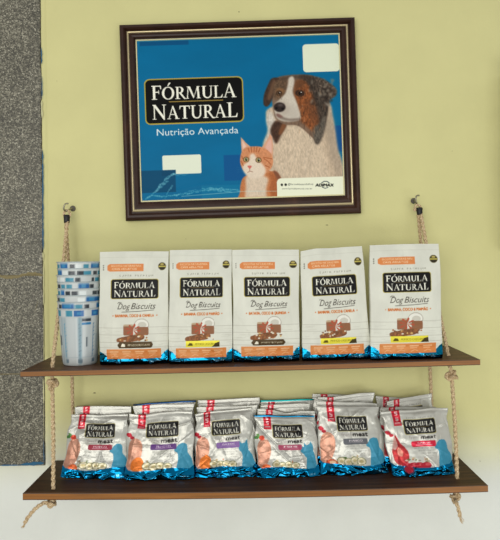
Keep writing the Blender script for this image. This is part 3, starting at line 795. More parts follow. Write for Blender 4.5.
        if r1 == ny:
            k = np.arange(w_) + (h - 1) * w_; Q.append(np.stack([k[:-1], k[1:], k[1:] + na, k[:-1] + na], -1))
        cc = C[r0:r1 + 1].reshape(-1, 4)
        back = cc.copy()
        edge_col = cc.reshape(h, w_, 4)[:, :1]; back = np.repeat(edge_col, w_, axis=1).reshape(-1, 4)
        cc = np.vstack([cc, back])
        o = make(pn, np.vstack(Vv), np.vstack(Q).tolist(), material, root, colors=lin(cc[:, :3]), foil=cc[:, 3])
        if plabel: o['label'] = plabel
        return o
    if parts is None:
        piece('pouch_body', 0, 1)
    else:
        piece('foil_base' if style == 'stand' else 'foil_hem', 0, parts[1], 'shiny crinkled blue foil')
        piece('pouch_body', parts[1], 1 - parts[0])
        piece('top_seal', 1 - parts[0], 1)
    return root

# ---------------------------------------------------------------- art for the tall biscuit pouches (156 x 250 mm)
def biscuit_art(band, flavour, seed):
    B = Art(156, 250, 1.0, (214, 212, 196)); w_, h_ = 156, 250
    X = lambda f: f * w_; Y = lambda f: f * h_
    B.rect(0, 0, w_, h_, (213, 213, 199), var=.04, freq=(.05, .03), seed=seed)
    # white-washed planks printed on the lower half
    for k, f in enumerate((.675, .735, .80, .845)):
        B.line([(0, Y(f)), (X(.3), Y(f + .003)), (X(.6), Y(f - .002)), (w_, Y(f))], .7, (150, 145, 130), alpha=.7)
        for q in range(8):
            random.seed(seed * 50 + k * 9 + q); x = random.uniform(0, w_); y = Y(f + random.uniform(.008, .05)); B.line([(x, y), (x + random.uniform(8, 28), y + random.uniform(-1, 1))], .5, (172, 168, 152), alpha=.6)
    # foil base
    B.poly([(0, Y(.88)), (X(.06), Y(.895)), (X(.12), Y(.925)), (X(.5), Y(.935)), (X(.9), Y(.92)), (X(.96), Y(.885)), (w_, Y(.87)), (w_, h_), (0, h_)], (14, 116, 150), foil=1.0)
    B.rect(0, Y(.965), w_, h_, (8, 44, 66), foil=1.0)
    # banners and badge
    O = (214, 132, 74)
    B.poly([(X(.11), Y(.128)), (X(.15), Y(.112)), (X(.64), Y(.112)), (X(.64), Y(.178)), (X(.15), Y(.178)), (X(.11), Y(.165))], O)
    B.text('BISCOITOS NATURAIS PARA', X(.17), Y(.138), X(.44), 4.0, (245, 225, 190)); B.text('CAES ADULTOS', X(.18), Y(.165), X(.36), 4.4, (245, 225, 190))
    B.ell(X(.91), Y(.135), 9, 9, (104, 92, 48)); B.ell(X(.91), Y(.135), 7.8, 7.8, (44, 38, 24)); B.rect(X(.86), Y(.131), X(.96), Y(.143), (190, 176, 84)); B.ell(X(.91), Y(.117), 4.5, 2.2, (176, 160, 90))
    B.text('S U P E R   P R E M I U M', X(.29), Y(.225), X(.50), 4.0, (120, 116, 100))
    logo(B, X(.175), Y(.25), X(.855), Y(.42))
    B.rings([], 0)
    # script lettering
    for s_, x, wd in (('Dog', .27, .17), ('Biscuits', .47, .34)):
        B.text(s_, X(x), Y(.512), X(wd), 13.5, (62, 56, 46), shear=.32)
    B.line([(X(.34), Y(.537)), (X(.6), Y(.531)), (X(.80), Y(.522))], 1.1, (62, 56, 46))
    B.line([(X(.275), Y(.46)), (X(.29), Y(.452)), (X(.33), Y(.455))], 1.2, (62, 56, 46))
    B.text(flavour, X(.24), Y(.580), X(.56), 6.0, (196, 104, 44), bold=1); B.ell(X(.205), Y(.568), 1.4, 1.4, (200, 112, 52)); B.ell(X(.84), Y(.568), 1.4, 1.4, (200, 112, 52))
    # food still life: coconut half, honey jar, star anise, biscuit bar
    rs = random.Random(seed)
    B.ell(X(.62), Y(.655), 17, 15, (168, 160, 146)); B.ell(X(.62), Y(.650), 15.5, 12, (226, 224, 212)); B.ell(X(.63), Y(.652), 10, 7, (198, 194, 180))
    B.rect(X(.36), Y(.645), X(.50), Y(.745), (142, 92, 62), r=3); B.rect(X(.56), Y(.672), X(.72), Y(.745), (138, 92, 62), r=3); B.rect(X(.36), Y(.645), X(.50), Y(.660), (200, 190, 160), alpha=.7)
    for a in range(8):
        t = a * math.pi / 4 + .2; B.poly([(X(.50), Y(.695)), (X(.50) + 15 * math.cos(t - .18), Y(.695) + 12 * math.sin(t - .18)), (X(.50) + 18 * math.cos(t), Y(.695) + 15 * math.sin(t)), (X(.50) + 15 * math.cos(t + .18), Y(.695) + 12 * math.sin(t + .18))], (172, 78, 50))
    B.poly([(X(.26), Y(.785)), (X(.30), Y(.762)), (X(.58), Y(.735)), (X(.66), Y(.752)), (X(.62), Y(.785)), (X(.40), Y(.803)), (X(.28), Y(.80))], (128, 80, 46), curve=True, var=.35, freq=(.3, .3))
    for q in range(14):
        B.ell(X(rs.uniform(.30, .72)), Y(rs.uniform(.735, .79)), rs.uniform(1.5, 3), rs.uniform(1, 2), rs.choice([(205, 165, 100), (110, 62, 34), (222, 212, 190), (160, 100, 52)]))
    # lower bands: one gold foil print, painted in a lit and an unlit copy
    if band == 'gold':  # foil painted bright, as catching the light
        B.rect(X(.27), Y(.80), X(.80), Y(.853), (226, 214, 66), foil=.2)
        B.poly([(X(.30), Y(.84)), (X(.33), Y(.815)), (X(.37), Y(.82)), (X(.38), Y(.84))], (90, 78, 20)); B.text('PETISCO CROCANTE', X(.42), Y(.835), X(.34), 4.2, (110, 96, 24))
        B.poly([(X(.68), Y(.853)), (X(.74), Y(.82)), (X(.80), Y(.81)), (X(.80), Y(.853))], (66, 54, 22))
    else:  # same foil painted dark, as out of the light
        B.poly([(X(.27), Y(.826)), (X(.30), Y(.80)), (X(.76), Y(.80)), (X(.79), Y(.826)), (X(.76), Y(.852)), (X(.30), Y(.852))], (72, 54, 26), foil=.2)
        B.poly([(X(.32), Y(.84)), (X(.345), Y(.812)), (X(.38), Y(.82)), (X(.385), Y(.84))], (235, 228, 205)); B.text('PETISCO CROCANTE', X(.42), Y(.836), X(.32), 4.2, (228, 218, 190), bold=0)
    B.rect(X(.115), Y(.86), X(.905), Y(.945), (208, 128, 66), r=1.5, foil=0)
    B.poly([(X(.13), Y(.866)), (X(.42), Y(.864)), (X(.60), Y(.90)), (X(.36), Y(.94)), (X(.14), Y(.92))], (224, 158, 104), alpha=.5, blur=3)  # pale sheen painted into the orange band
    for q in range(4):
        B.rect(X(.16 + q * .185), Y(.876), X(.29 + q * .185), Y(.888), (232, 178, 128)); B.rect(X(.17 + q * .185), Y(.895), X(.27 + q * .185), Y(.905), (228, 168, 116)); B.line([(X(.18 + q * .185), Y(.93)), (X(.23 + q * .185), Y(.915)), (X(.28 + q * .185), Y(.925))], .9, (236, 190, 145))
    B.text('Peso 150g', X(.72), Y(.975), X(.17), 4.5, (150, 190, 205)); B.line([(X(.1), Y(.972)), (X(.6), Y(.972))], .9, (110, 160, 180), alpha=.7)
    B.rect(0, 0, w_, 1.4, (232, 232, 222)); B.line([(0, Y(.055)), (w_, Y(.055))], .5, (190, 188, 172))
    for k in range(3): B.ell(X(.055), Y(.125 + k * .018), 1.6, 1.6, (120, 116, 104))
    return B.done()

FL1, FL2, FL3 = 'BANANA, COCO & CANELA', 'BANANA, COCO & MAMÃO', 'BATATA, COCO & QUINOA'
grp = 'tall biscuit pouches on the upper shelf'
up = [
 (((100.3, 252), (168.6, 251.4), (167.8, 363.6), (98.8, 364.2)), 'brown', FL1, 'first tall white biscuit pouch with orange banner, standing right against the stack of plastic cups'),  # 'brown': the gold foil band painted unlit
 (((170.2, 250.2), (231.6, 249.6), (232.2, 362.8), (168.4, 363.8)), 'gold', FL2, 'tall white biscuit pouch with lit-painted band, second from the cup stack on the upper shelf'),
 (((232.4, 250), (298.6, 249.6), (299.6, 360.6), (233.6, 361.6)), 'brown', FL3, 'tall white biscuit pouch with unlit-painted foil band, in the middle of the upper shelf row'),  # 'brown': the gold foil band painted unlit
 (((300.4, 251.4), (361.8, 246.2), (371.4, 358), (303.2, 361.2)), 'gold', FL1, 'tall white biscuit pouch leaning left with lit-painted band, fourth in the upper row'),
 (((369.4, 245.4), (438.6, 243.8), (443.4, 358.4), (371.6, 358.8)), 'gold', FL2, 'last tall white biscuit pouch with lit-painted band, standing in front of the right rope'),
]
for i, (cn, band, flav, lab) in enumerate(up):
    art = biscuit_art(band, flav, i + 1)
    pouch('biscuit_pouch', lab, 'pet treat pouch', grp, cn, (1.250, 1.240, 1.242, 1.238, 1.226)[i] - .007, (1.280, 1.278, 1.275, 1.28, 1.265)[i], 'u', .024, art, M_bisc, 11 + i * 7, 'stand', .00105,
          top_wave=[(.0, .3, .4, .2, 0), (0, .2, .3, .2, .0), (0, .4, .3, .1, 0), (0, 1.6, .6, .6, 0), (0, .3, .5, .3, 0)][i], parts=(.055, .10), wr=1.7)

# ---------------------------------------------------------------- art for the small meat bags (145 x 160 mm)
TEAL = (58, 140, 168)
def pet(B, kind, x, y, sx, sy):
    dog = [(.10, .16), (.22, .06), (.42, .0), (.62, .03), (.70, .14), (.74, .34), (.92, .50), (1.0, .75), (1.0, 1.05), (.12, 1.05), (.12, .80), (.20, .55), (.18, .34), (.02, .28), (.0, .20)]
    cat = [(.10, .0), (.26, .10), (.42, .08), (.56, -.02), (.60, .22), (.62, .34), (.86, .50), (.98, .75), (1.0, 1.05), (.22, 1.05), (.18, .80), (.26, .52), (.20, .38), (.04, .30), (.02, .18)]
    ter = [(.0, .14), (.10, .10), (.22, .12), (.26, -.04), (.38, .06), (.56, .02), (.64, -.08), (.74, .08), (.78, .28), (.90, .50), (.96, .80), (.96, 1.05), (.26, 1.05), (.30, .75), (.36, .52), (.20, .40), (.04, .30)]
    pts = {'dog': dog, 'cat': cat, 'terrier': ter}[kind]
    B.poly([(x + a * sx, y + b * sy) for a, b in pts], TEAL, foil=.12, curve=(kind == 'dog'))
def meat_art(flav, seed, tagc, petk, meat, text):
    w_, h_ = 145, 160; B = Art(w_, h_, 1.0, (216, 216, 208)); X = lambda f: f * w_; Y = lambda f: f * h_
    B.rect(0, 0, w_, h_, (194, 193, 183), var=.04, freq=(.06, .04), seed=seed, foil=.35)
    B.line([(0, Y(.035)), (w_, Y(.035))], .6, (186, 186, 176))
    # meat and vegetables at left
    rs = random.Random(seed)
    if meat == 'beef':
        B.poly([(X(.14), Y(.36)), (X(.20), Y(.48)), (X(.30), Y(.62)), (X(.28), Y(.78)), (X(.12), Y(.82)), (X(.06), Y(.70)), (X(.10), Y(.52))], (168, 42, 44), curve=True, var=.25, freq=(.2, .2), seed=seed)
        B.poly([(X(.16), Y(.55)), (X(.22), Y(.62)), (X(.20), Y(.70)), (X(.14), Y(.66))], (205, 130, 112), curve=True)
        B.poly([(X(.13), Y(.38)), (X(.16), Y(.52)), (X(.10), Y(.60)), (X(.09), Y(.50))], (206, 190, 176), alpha=.7, curve=True)
    else:
        B.poly([(X(.11), Y(.38)), (X(.21), Y(.40)), (X(.25), Y(.52)), (X(.22), Y(.68)), (X(.12), Y(.84)), (X(.02), Y(.84)), (X(.02), Y(.62)), (X(.05), Y(.46))], (190, 136, 112), curve=True, var=.18, freq=(.1, .1), seed=seed)
        B.poly([(X(.12), Y(.43)), (X(.18), Y(.48)), (X(.16), Y(.66)), (X(.09), Y(.62))], (208, 158, 134), curve=True, alpha=.6, blur=1.5)
    if flav in (0, 3): B.ell(X(.115), Y(.36), 6.5, 6, (206, 70, 48)); B.ell(X(.03), Y(.36), 7, 4, (72, 120, 60), rot=-30); B.ell(X(.055), Y(.32), 5, 3, (86, 134, 66), rot=40)
    else: B.ell(X(.045), Y(.33), 6.5, 5, (172, 28, 44), rot=30); B.ell(X(.09), Y(.37), 5, 3.5, (172, 34, 48), rot=-20)
    rs2 = random.Random(seed * 3)
    for q in range(18):
        x, y = rs2.uniform(.22, .60), rs2.uniform(.72, .84)
        B.ell(X(x), Y(y), rs2.uniform(1.5, 4.5), rs2.uniform(1.2, 3.5), rs2.choice([(150, 128, 92), (96, 112, 62), (196, 176, 136), (176, 96, 60), (120, 96, 72), (226, 220, 200)]), alpha=.75)
    if flav in (1, 2): B.poly([(X(.10), Y(.72)), (X(.20), Y(.66)), (X(.27), Y(.72)), (X(.26), Y(.84)), (X(.14), Y(.87)), (X(.08), Y(.82))], (222, 118, 44), curve=True, var=.15, freq=(.2, .2))
    if flav in (0, 3): B.ell(X(.16), Y(.84), 11, 9, (216, 100, 52)); B.ell(X(.19), Y(.86), 6, 5, (228, 128, 72))
    if flav == 4: B.ell(X(.18), Y(.83), 13, 10, (208, 92, 50)); B.ell(X(.19), Y(.81), 7, 4, (232, 190, 150)); B.ell(X(.34), Y(.80), 10, 9, (104, 132, 44)); B.ell(X(.34), Y(.76), 9, 3, (70, 100, 40), rot=-15)
    for q in range(4):
        cx, cy = .30 + .10 * q, .79 + .012 * (q % 2)
        if flav == 5: B.ell(X(cx - .05), Y(.83), 12, 7, (176, 34, 50)); B.ell(X(cx - .02), Y(.82), 6, 3.5, (206, 84, 88))
        else: B.ell(X(cx + .02), Y(cy), 10, 8.5, (112, 116, 74)); B.ell(X(cx + .02), Y(cy), 8.8, 7.2, (214, 204, 172)); B.ell(X(cx + .02), Y(cy), 4.6, 3.4, (184, 170, 124))
    # foil hem and printed pet
    pet(B, petk, X(.72), Y(.46), X(.27), Y(.46))
    wv = [(0, Y(.80))] + [(X(t), Y(.845 + .022 * math.sin(t * 6 + seed))) for t in np.linspace(.06, .94, 12)] + [(w_, Y(.80)), (w_, h_), (0, h_)]
    B.poly(wv, (10, 108, 150), foil=1.0)
    if flav == 5: B.ell(X(.27), Y(.885), 11, 9, (170, 30, 48), foil=.4, blur=1.5)
    B.text('150 g', X(.82), Y(.965), X(.10), 4.5, (170, 205, 215)); B.line([(X(.3), Y(.955)), (X(.7), Y(.955))], .8, (120, 170, 195), alpha=.6)
    # red ribbon
    R_ = (188, 24, 44)
    B.rect(X(.155), 0, X(.275), Y(.225), R_)
    for cy in (.045, .125):
        B.line([(X(.235), Y(cy - .02)), (X(.20), Y(cy - .022)), (X(.198), Y(cy - .002)), (X(.232), Y(cy + .006)), (X(.228), Y(cy + .026)), (X(.195), Y(cy + .022))], 1.6, (238, 215, 212))
    B.rect(X(.17), Y(.18), X(.26), Y(.187), (236, 200, 200)); B.rect(X(.17), Y(.197), X(.26), Y(.204), (236, 200, 200))
    B.text('S U P E R   P R E M I U M', X(.36), Y(.125), X(.38), 3.4, (140, 138, 130))
    logo(B, X(.30), Y(.145), X(.775), Y(.355))
    B.text('fresh', X(.35), Y(.437), X(.17), 10, (160, 152, 146)); B.text('meat', X(.53), Y(.437), X(.23), 10.5, (34, 30, 28), bold=1)
    B.rect(X(.37), Y(.465), X(.75), Y(.555), tagc, r=3.5, foil=.35 if flav == 5 else 0); B.text(text, X(.46), Y(.512), X(.21), 4.4, (240, 228, 230)); B.rect(X(.44), Y(.523), X(.69), Y(.530), (225, 205, 210), alpha=.6)
    for q, (a, b) in enumerate(((.40, .73), (.46, .70), (.50, .72), (.58, .70), (.58, .68))):
        yy = .585 + q * .038; B.text('sem corantes e aromas artificiais'[:12 + 6 * (3 - min(q, 3))], X(a), Y(yy), X(b - a), 3.2, (130, 128, 122))
    return B.done()
flavs = [(0, (150, 24, 50), 'dog', 'chicken', 'FRANGO'), (1, (92, 44, 120), 'dog', 'chicken', 'FILHOTES'), (2, (132, 96, 160), 'cat', 'chicken', 'GATOS'),
         (3, (170, 74, 100), 'terrier', 'chicken', 'MINI'), (4, (92, 94, 98), 'dog', 'chicken', 'FRANGO'), (5, (205, 36, 62), 'dog', 'beef', 'CARNE')]
arts = [meat_art(f, 31 + f, c, k, m_, t_x) for f, c, k, m_, t_x in flavs]
def edged(a, colr=(16, 110, 150)):
    b = a.copy(); b[:4, :, :3] = np.array(colr) / 255; b[:4, :, 3] = 1.0
    return b
grpl = 'small foil pet food bags on the lower shelf'
# front row
front = [
 (((70.6, 414.5), (129.4, 414.0), (127.4, 478.2), (60.8, 477.2)), 0, 'small white foil bag with crimson tag, first of the front row by the left rope', (0, .3, -.5, .2, 0), 0),
 (((128.6, 413.6), (193.2, 411.4), (193.4, 479.6), (124.2, 478.6)), 1, 'small white foil bag with dark purple tag in the front row', (0, -1.5, .8, 1.4, 0), 0),
 (((194.4, 414.2), (252.4, 407.4), (257.4, 474.2), (194.2, 476.2)), 2, 'small white foil bag with lilac tag and teal cat in the front row', (0, 1.2, .8, .3, 0), 0),
 (((253.6, 415.2), (314.2, 415.4), (320.2, 474), (257.6, 479.6)), 3, 'small white foil bag with rose tag and blue top edge in the front row', (0, .4, -.3, .2, 0), 1),
 (((316.8, 405.8), (378.2, 406.4), (388.6, 473), (320.8, 474.2)), 4, 'small white foil bag with grey tag, orange and lime picture in the front row', (0, .2, 0, .2, 0), 0),
 (((380.6, 412), (447, 408), (455.6, 473.2), (392.8, 477)), 5, 'small white foil bag with bright red tag and raw beef picture by the right rope', (0, 1, .3, 1.4, 0), 0),
]
for i, (cn, f, lab, tw, ed) in enumerate(front):
    ymid = (cn[2][1] + cn[3][1]) / 2
    xw = P((cn[2][0] + cn[3][0]) / 2, ymid, 1.26).x
    zc_ = -(shelf_z('l', xw) - ZC) - xw * sr          # depth below the camera axis in the camera frame
    Db = zc_ * F / (ymid - CY)
    Db = min(max(Db, 1.245), 1.285) - .004
    pouch('meat_bag', lab, 'pet food bag', grpl, cn, Db, Db + .045, 'l', .0145, edged(arts[f]) if ed else arts[f], M_food, 101 + i * 13, 'pillow', .0011, tw, parts=(.05, .15))
# rows behind: (TLx, TLy, TRx, TRy, art, base depth, top depth, wave, label)
def behind(TL, TR, f, Db, tw, lab, lean=.022, edge=0, seed=0):
    Db += .004
    cxm = (TL[0] + TR[0]) / 2; half = (TR[0] - TL[0]) / 2 + 1.0
    bz = P(cxm, 470, Db); 
    xw = P(cxm, 470, Db).x; zc_ = -(shelf_z('l', xw) - ZC) - xw * sr; by = CY + zc_ * F / Db
    pouch('meat_bag', lab, 'pet food bag', grpl, (TL, TR, (cxm + half, by), (cxm - half, by)), Db, Db + lean, 'l', .0088, edged(arts[f], edge) if edge else arts[f], M_food, 300 + seed, 'pillow', .0016, tw, wr=.4, parts=(.05, .15))
behind((74.2, 407.2), (132, 406.4), 0, 1.322, (0, 1, 1, .5, 0), 'small foil bag directly behind the one with the crimson tag', seed=1)
behind((75.5, 405.8), (130.6, 405.8), 5, 1.356, (0, 0, 0, 0, 0), 'rearmost foil bag at the left end of the lower shelf, only its top edge showing', seed=2, lean=.018, edge=(96, 84, 70))
behind((132.6, 406), (194.4, 403.8), 1, 1.322, (0, .5, 1, .3, 0), 'small foil bag directly behind the one with the dark purple tag', seed=3)
behind((133.8, 403.8), (195.4, 400.2), 3, 1.356, (-.6, .2, .2, .3, 0), 'dark blue edged foil bag at the rear, behind the one with the dark purple tag', seed=4, edge=(24, 48, 78))
behind((197.4, 407.2), (257, 404.8), 2, 1.320, (0, .3, 0, -.5, 0), 'small foil bag directly behind the one with the lilac tag and cat', seed=5)
behind((198, 400.2), (259.4, 397.4), 2, 1.354, (0, -.2, 0, .3, 0), 'rearmost foil bag behind the one with the lilac tag, standing taller than its neighbours', seed=6)
behind((256.8, 408.6), (315.6, 411), 3, 1.312, (0, -.3, -3.4, -.4, 0), 'small foil bag with dipped top edge right behind the one with the rose tag', seed=7, lean=.018)
behind((259.4, 405.4), (311, 403.6), 3, 1.337, (0, .4, .4, .8, 0), 'crumpled foil bag, third deep behind the one with the rose tag', seed=8, lean=.014)
behind((259.6, 400.2), (315, 398.6), 3, 1.360, (0, -.2, 0, .2, 0), 'rearmost foil bag with teal green edge behind the one with the rose tag', seed=9, lean=.018, edge=(14, 104, 104))
behind((316.6, 401), (377, 403.6), 4, 1.318, (0, .2, .1, .9, 0), 'small foil bag directly behind the one with the grey tag', seed=10, lean=.018)
behind((318.6, 397), (373.6, 392.4), 4, 1.342, (0, -1.2, -.4, .6, 0), 'foil bag with slanted crest, third deep behind the one with the grey tag', seed=11, lean=.014)
behind((312.8, 393.8), (366, 395), 4, 1.362, (0, 0, 0, 0, 0), 'rearmost foil bag behind the one with the grey tag, jutting out to the left', seed=12, lean=.018)
behind((379.8, 407.6), (436.4, 407), 5, 1.318, (0, .4, .6, .4, 0), 'small foil bag directly behind the one with the bright red tag', seed=13, lean=.018)
behind((386.2, 401.6), (432.6, 393.2), 5, 1.342, (0, .6, .4, .2, 0), 'foil bag with rising slanted top, third deep behind the one with the bright red tag', seed=14, lean=.014)
behind((374.8, 395.8), (426, 396.8), 5, 1.362, (0, -.8, -1.4, -.4, 0), 'rearmost foil bag at the right end of the lower shelf, behind the raw beef bag', seed=15, lean=.018)

# ---------------------------------------------------------------- stack of plastic measuring cups
def cup_art(seed, tall):
    C = Art(300, 133, .8, (226, 230, 228)); C.a[..., 3] = .6
    rs = random.Random(seed)
    # printed collar below the rim
    x = rs.uniform(-20, 0)
    C.rect(0, 2, 300, 17, (218, 222, 220), foil=.75)
    while x < 300:
        k = rs.choice(['black', 'blue', 'teal', 'clear', 'white'])
        w_ = {'black': 13, 'blue': 26, 'teal': 16, 'clear': 10, 'white': 14}[k] * rs.uniform(.8, 1.2)
        if k == 'black':
            C.rect(x, 5, x + w_, 14.5, (44, 52, 60), foil=.95); C.rect(x + 1.5, 8, x + w_ - 2, 9, (130, 140, 146), foil=.9); C.rect(x + 1.5, 11, x + w_ - 4, 12, (110, 120, 126), foil=.9)
        elif k == 'blue': C.rect(x, 3, x + w_, 16.5, (28, 98, 160), foil=.95); C.rect(x + 6, 6, x + w_ - 7, 13, (52, 132, 178), foil=.95)
        elif k == 'teal': C.rect(x, 4, x + w_, 16, (64, 142, 166), foil=.9)
        elif k == 'white': C.rect(x, 4, x + w_, 16, (222, 228, 226), foil=.95)
        x += w_ + rs.uniform(1, 5)
    # highlights and show-through of nested cups painted as streaks, then the graduated scales
    for q in range(16):
        cx = rs.uniform(0, 290); ww = rs.uniform(4, 13)
        C.rect(cx, 20, cx + ww, 128, rs.choice([(120, 168, 190), (236, 240, 238), (96, 150, 180), (170, 190, 198)]), alpha=.6, foil=rs.uniform(.45, .85), blur=1.5)
    C.rect(20, 22, 42, 30, (40, 50, 60), foil=.95); C.rect(254, 62, 261, 86, (52, 62, 70), foil=.95); C.rect(20, 31, 42, 36, (40, 120, 170), foil=.95)
    for q in range(9):
        cx = 12 + q * 33 + rs.uniform(-3, 3)
        cc = rs.choice([(60, 130, 160), (40, 90, 130), (70, 80, 88)])
        C.line([(cx, 34), (cx, 112)], .9, cc, foil=.95)
        for t in range(9):
            C.line([(cx, 36 + t * 9), (cx + (7 if t % 2 else 4), 33 + t * 9)], .8, cc, foil=.95)
        if q % 2: C.rect(cx + 9, 60, cx + 15, 92, (140, 160, 168), alpha=.6, foil=.85)
        if q % 3 == 0: C.rect(cx + 17, 66, cx + 21, 88, (66, 78, 86), foil=.9)
        C.rect(cx - 2, 117, cx + 9, 126, (110, 128, 138), foil=.9)
    C.rect(0, 112, 300, 114, (160, 176, 182), foil=.8)
    return C.done()
CB = (P(80.4, 362, 1.285)); cz = shelf_z('u', CB.x) + .0006
cgrp = 'stacked measuring cups on the upper shelf'
ncup = 8; pitch = .0151
names_c = ['tall clear plastic measuring cup at the bottom of the stack, its graduated body showing', 'clear plastic cup second from the bottom of the stack, only its rim collar showing',
           'clear plastic cup third from the bottom of the nested stack', 'clear plastic cup fourth from the bottom of the nested stack', 'clear plastic cup fourth from the top of the nested stack',
           'clear plastic cup third from the top of the nested stack', 'clear plastic cup just below the topmost one of the stack', 'topmost clear plastic measuring cup of the nested stack']
for i in range(ncup):
    ca = cup_art(40 + i, i == 0)
    zb = cz + i * pitch; hh = .1290; rb, rt = .0388, .0478
    na = 120; nh = 66 if i == 0 else 40
    cc = Vector((CB.x + (.0004, .0, -.0006, .0008, .0002, -.0009, .0007, 0)[i], P(0, 0, 1.283).y, zb))
    root = thing('measuring_cup', cc, names_c[i], 'cup', cgrp)
    V = []; Cs = []; fo = []
    rot = i * 1.37
    for j in range(nh + 1):
        t = j / nh; r = rb + (rt - rb) * t ** .85
        if t < .05: r -= .002 * (1 - t / .05)
        if t > .86: r += .0007
        for k in range(na):
            a = 2 * math.pi * k / na
            V.append((cc.x + r * math.sin(a), cc.y - r * math.cos(a), zb + t * hh))
            u_ = (k / na + rot) % 1.0
            p_ = ca[min(int((1 - t) * ca.shape[0]), ca.shape[0] - 1), int(u_ * ca.shape[1]) % ca.shape[1]]
            Cs.append(p_[:3]); fo.append(p_[3])
    fs = [(j * na + k, j * na + (k + 1) % na, (j + 1) * na + (k + 1) % na, (j + 1) * na + k) for j in range(nh) for k in range(na)]
    V.append((cc.x, cc.y, zb + .0012)); Cs.append((.74, .79, .8)); fo.append(.6); fs += [(len(V) - 1, (k + 1) % na, k) for k in range(na)]
    make('cup_body', V, fs, M_cup, root, colors=lin(np.array(Cs)), foil=fo)
    V = []; n_r = 8
    for k in range(72):
        a = 2 * math.pi * k / 72
        for q in range(n_r):
            b_ = 2 * math.pi * q / n_r; r = rt + .0012 + .0013 * math.cos(b_)
            V.append((cc.x + r * math.sin(a), cc.y - r * math.cos(a), zb + hh + .0011 * math.sin(b_)))
    fs = [(k * n_r + q, ((k + 1) % 72) * n_r + q, ((k + 1) % 72) * n_r + (q + 1) % n_r, k * n_r + (q + 1) % n_r) for k in range(72) for q in range(n_r)]
    make('rim', V, fs, M_cup, root, colors=lin(np.tile(np.array([[196, 206, 206]]) / 255., (len(V), 1))), foil=[.75] * len(V))

# ---------------------------------------------------------------- ropes and hooks
def knot(mb, c, s, rot, r=.0042, squash=1.0):
    pts = []
    R = Matrix.Rotation(rot, 3, 'Y') @ Matrix.Rotation(rot * 1.7, 3, 'Z')
    for k in range(41):
        t = 2 * math.pi * k / 41
        v = Vector((math.sin(t) + 2 * math.sin(2 * t), -math.sin(3 * t) * 1.3, (math.cos(t) - 2 * math.cos(2 * t)) * squash)) * s
        pts.append(Vector(c) + R @ v)
    pts.append(pts[0])
    mb.tube(pts, r, 12, lobes=3, pitch=.013, step=.0014, depth=.2, caps=False)
RP = dict(nsec=15, lobes=3, pitch=.0125, step=.0014, depth=.30)
def frays(mb, p, d, seed):
    random.seed(seed); d = Vector(d).normalized()
    for k in range(9):
        q = Vector(p) + Vector((random.uniform(-.002, .002), random.uniform(-.002, .002), 0))
        e_ = q + d * random.uniform(.006, .012) + Vector((random.uniform(-.005, .005), random.uniform(-.004, .004), random.uniform(-.004, .002)))
        mb.tube([q, (q + e_) / 2 + Vector((random.uniform(-.0015, .0015), 0, 0)), e_], .0006, 5, step=.003)

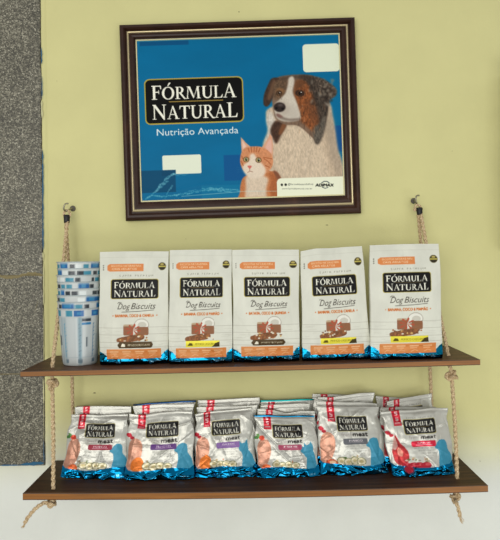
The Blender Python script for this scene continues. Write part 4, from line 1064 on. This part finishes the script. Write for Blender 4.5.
def rope(label, hook_px, loop_top, tape0, tape1, front_u, knot_u, front_l, knot_l, tail, rear_u, rear_l, seed):
    root = thing('hanging_rope', P(tape0[0], tape0[1], 1.372), label, 'rope', None)
    tp = P(tape1[0], tape1[1], 1.368); tt = P(tape0[0], tape0[1], 1.372); lp = P(loop_top[0], loop_top[1], 1.372)
    # eye of rope over the hook
    mb = MB()
    mb.tube([tt + Vector((-.003, 0, 0)), lp + Vector((-.0075, .0, -.014)), lp + Vector((-.004, .0, -.002)), lp + Vector((.0045, .0, -.003)), lp + Vector((.0085, .0, -.014)), tt + Vector((.003, 0, 0))], .0026, **RP)
    mb.build('rope_eye', M_rope, root)
    # tape whipping
    mb = MB(); ax = (tt - tp); h_ = ax.length
    mb.lathe(tp, ax, [(0, 0), (.0062, 0), (.0070, h_ * .15), (.0074, h_ * .6), (.0084, h_ * .95), (.0078, h_), (0, h_)], 20)
    mb.build('tape_binding', M_tape, root)['label'] = 'black tape wrapped round the rope'
    # front strand
    DU, DL = ((1.242, 1.223), (1.256, 1.241))[int(seed > .5)]
    a = P(front_u[0], front_u[1], DU); a.z = shelf_z('u', a.x) + .001; below = a + Vector((0, 0, -.0135))
    ku = P(knot_u[0], knot_u[1], DU); ku.y = a.y
    b = P(front_l[0], front_l[1], DL); b.z = shelf_z('l', b.x) + .001
    bl = b + Vector((0, 0, -.0175)); kl = P(knot_l[0], knot_l[1], DL); kl.y = b.y
    mb = MB(); mb.tube([tp + Vector((.002, -.002, .003)), tp.lerp(a, .5) + Vector((.001, .002, -.004)), a, below, ku + Vector((0, 0, .006))], .0038, **RP)
    mb.build('front_strand', M_rope, root)
    mb = MB(); knot(mb, ku, .0036, .4 + seed, r=.0038, squash=1.15); mb.build('knot', M_rope, root)
    mb = MB(); mb.tube([ku + Vector((0, 0, -.006)), ku.lerp(b, .5) + Vector((.0012, 0, 0)), b, bl, kl + Vector((0, 0, .004))], .0038, **RP)
    mb.build('front_strand', M_rope, root)
    mb = MB(); knot(mb, kl, .0036, 1.1 + seed, r=.0037, squash=.8)
    mb.build('knot', M_rope, root)
    t_end = P(tail[-1][0], tail[-1][1], 1.21); tpts = [kl] + [P(x, y, 1.214) for x, y in tail[:-1]] + [t_end]
    mb = MB(); mb.tube(tpts, lambda t: .0036, **RP); frays(mb, t_end, t_end - tpts[-2], seed)
    mb.build('rope_tail', M_rope, root)
    # rear strand
    a = P(rear_u[0], rear_u[1], 1.365); a.z = shelf_z('u', a.x) + .001; k2 = P(rear_u[0], rear_u[1] + 14, 1.365); k2.z = a.z - .0122 - .011
    b = P(rear_l[0], rear_l[1], 1.365 + .018); b.z = shelf_z('l', b.x) + .001
    mb = MB(); mb.tube([tp + Vector((-.003, .002, .003)), tp.lerp(a, .5) + Vector((0, .004, 0)), a, a + Vector((0, 0, -.012)), k2], .0036, **RP); mb.build('rear_strand', M_rope, root)
    mb = MB(); knot(mb, k2, .0028, 2.0 + seed, r=.0036); mb.build('knot', M_rope, root)
    mb = MB(); e2 = b + Vector((0, 0, -.022)); mb.tube([k2, k2.lerp(b, .5), b, e2], .0036, **RP); mb.build('rear_strand', M_rope, root)
    mb = MB(); knot(mb, e2 + Vector((0, .0, -.002)), .0024, 2.6 + seed, r=.0034); mb.build('knot', M_rope, root)
    return root

rope('left sisal rope with black tape, carrying both shelf boards beside the grey granite', (66, 207), (66.8, 210), (66.9, 215.5), (66.8, 223),
     (52.4, 366), (52.2, 384), (53.2, 487.5), (52.0, 502.6), [(44, 503), (36, 508), (29, 516), (24.6, 523)], (72, 366), (73.6, 460), .0)
rope('right sisal rope with black tape, carrying both shelf boards beside the last tall pouch', (417, 203), (417.6, 204.5), (419.2, 208.2), (419.8, 215.2),
     (448.2, 355.4), (451.8, 375.5), (457.2, 479.5), (455.0, 497.5), [(456.5, 503), (458.6, 510), (460.2, 517)], (429.6, 357), (434, 452), .9)

def hook(label, tip, bend, wall, seed):
    w0 = P(wall[0], wall[1], DW); root = thing('wall_hook', (w0.x, 0, w0.z), label, 'hook')
    mb = MB(); mb.lathe((w0.x, -.0005, w0.z), (0, -1, 0), [(0, .0), (.0068, .0), (.0074, .0012), (.0068, .0030), (.0040, .0042), (.0034, .0042), (0, .0044)], 22); mb.build('wall_plug', M_plug, root)
    bpt = P(bend[0], bend[1], 1.374); tpp = P(tip[0], tip[1], 1.366)
    mb = MB()
    mb.tube([Vector((w0.x, -.003, w0.z)), Vector((w0.x, -.010, w0.z - .0005)), w0.lerp(bpt, .6) + Vector((0, -.014, -.003)), bpt + Vector((0, -.002, -.0015)), bpt + Vector((-.003, -.008, .002)), tpp + Vector((-.0045, -.002, -.004)), tpp, tpp + Vector((.0045, .001, -.0005))], .0019, 10, step=.0012)
    mb.build('screw_hook', M_steel, root)
hook('zinc screw hook holding the left rope, near the granite', (66.5, 203.5), (66.2, 210.5), (73, 208.6), 1)
hook('zinc screw hook holding the right rope, on plain wall', (417.6, 195.4), (416.2, 203), (413.4, 201), 2)
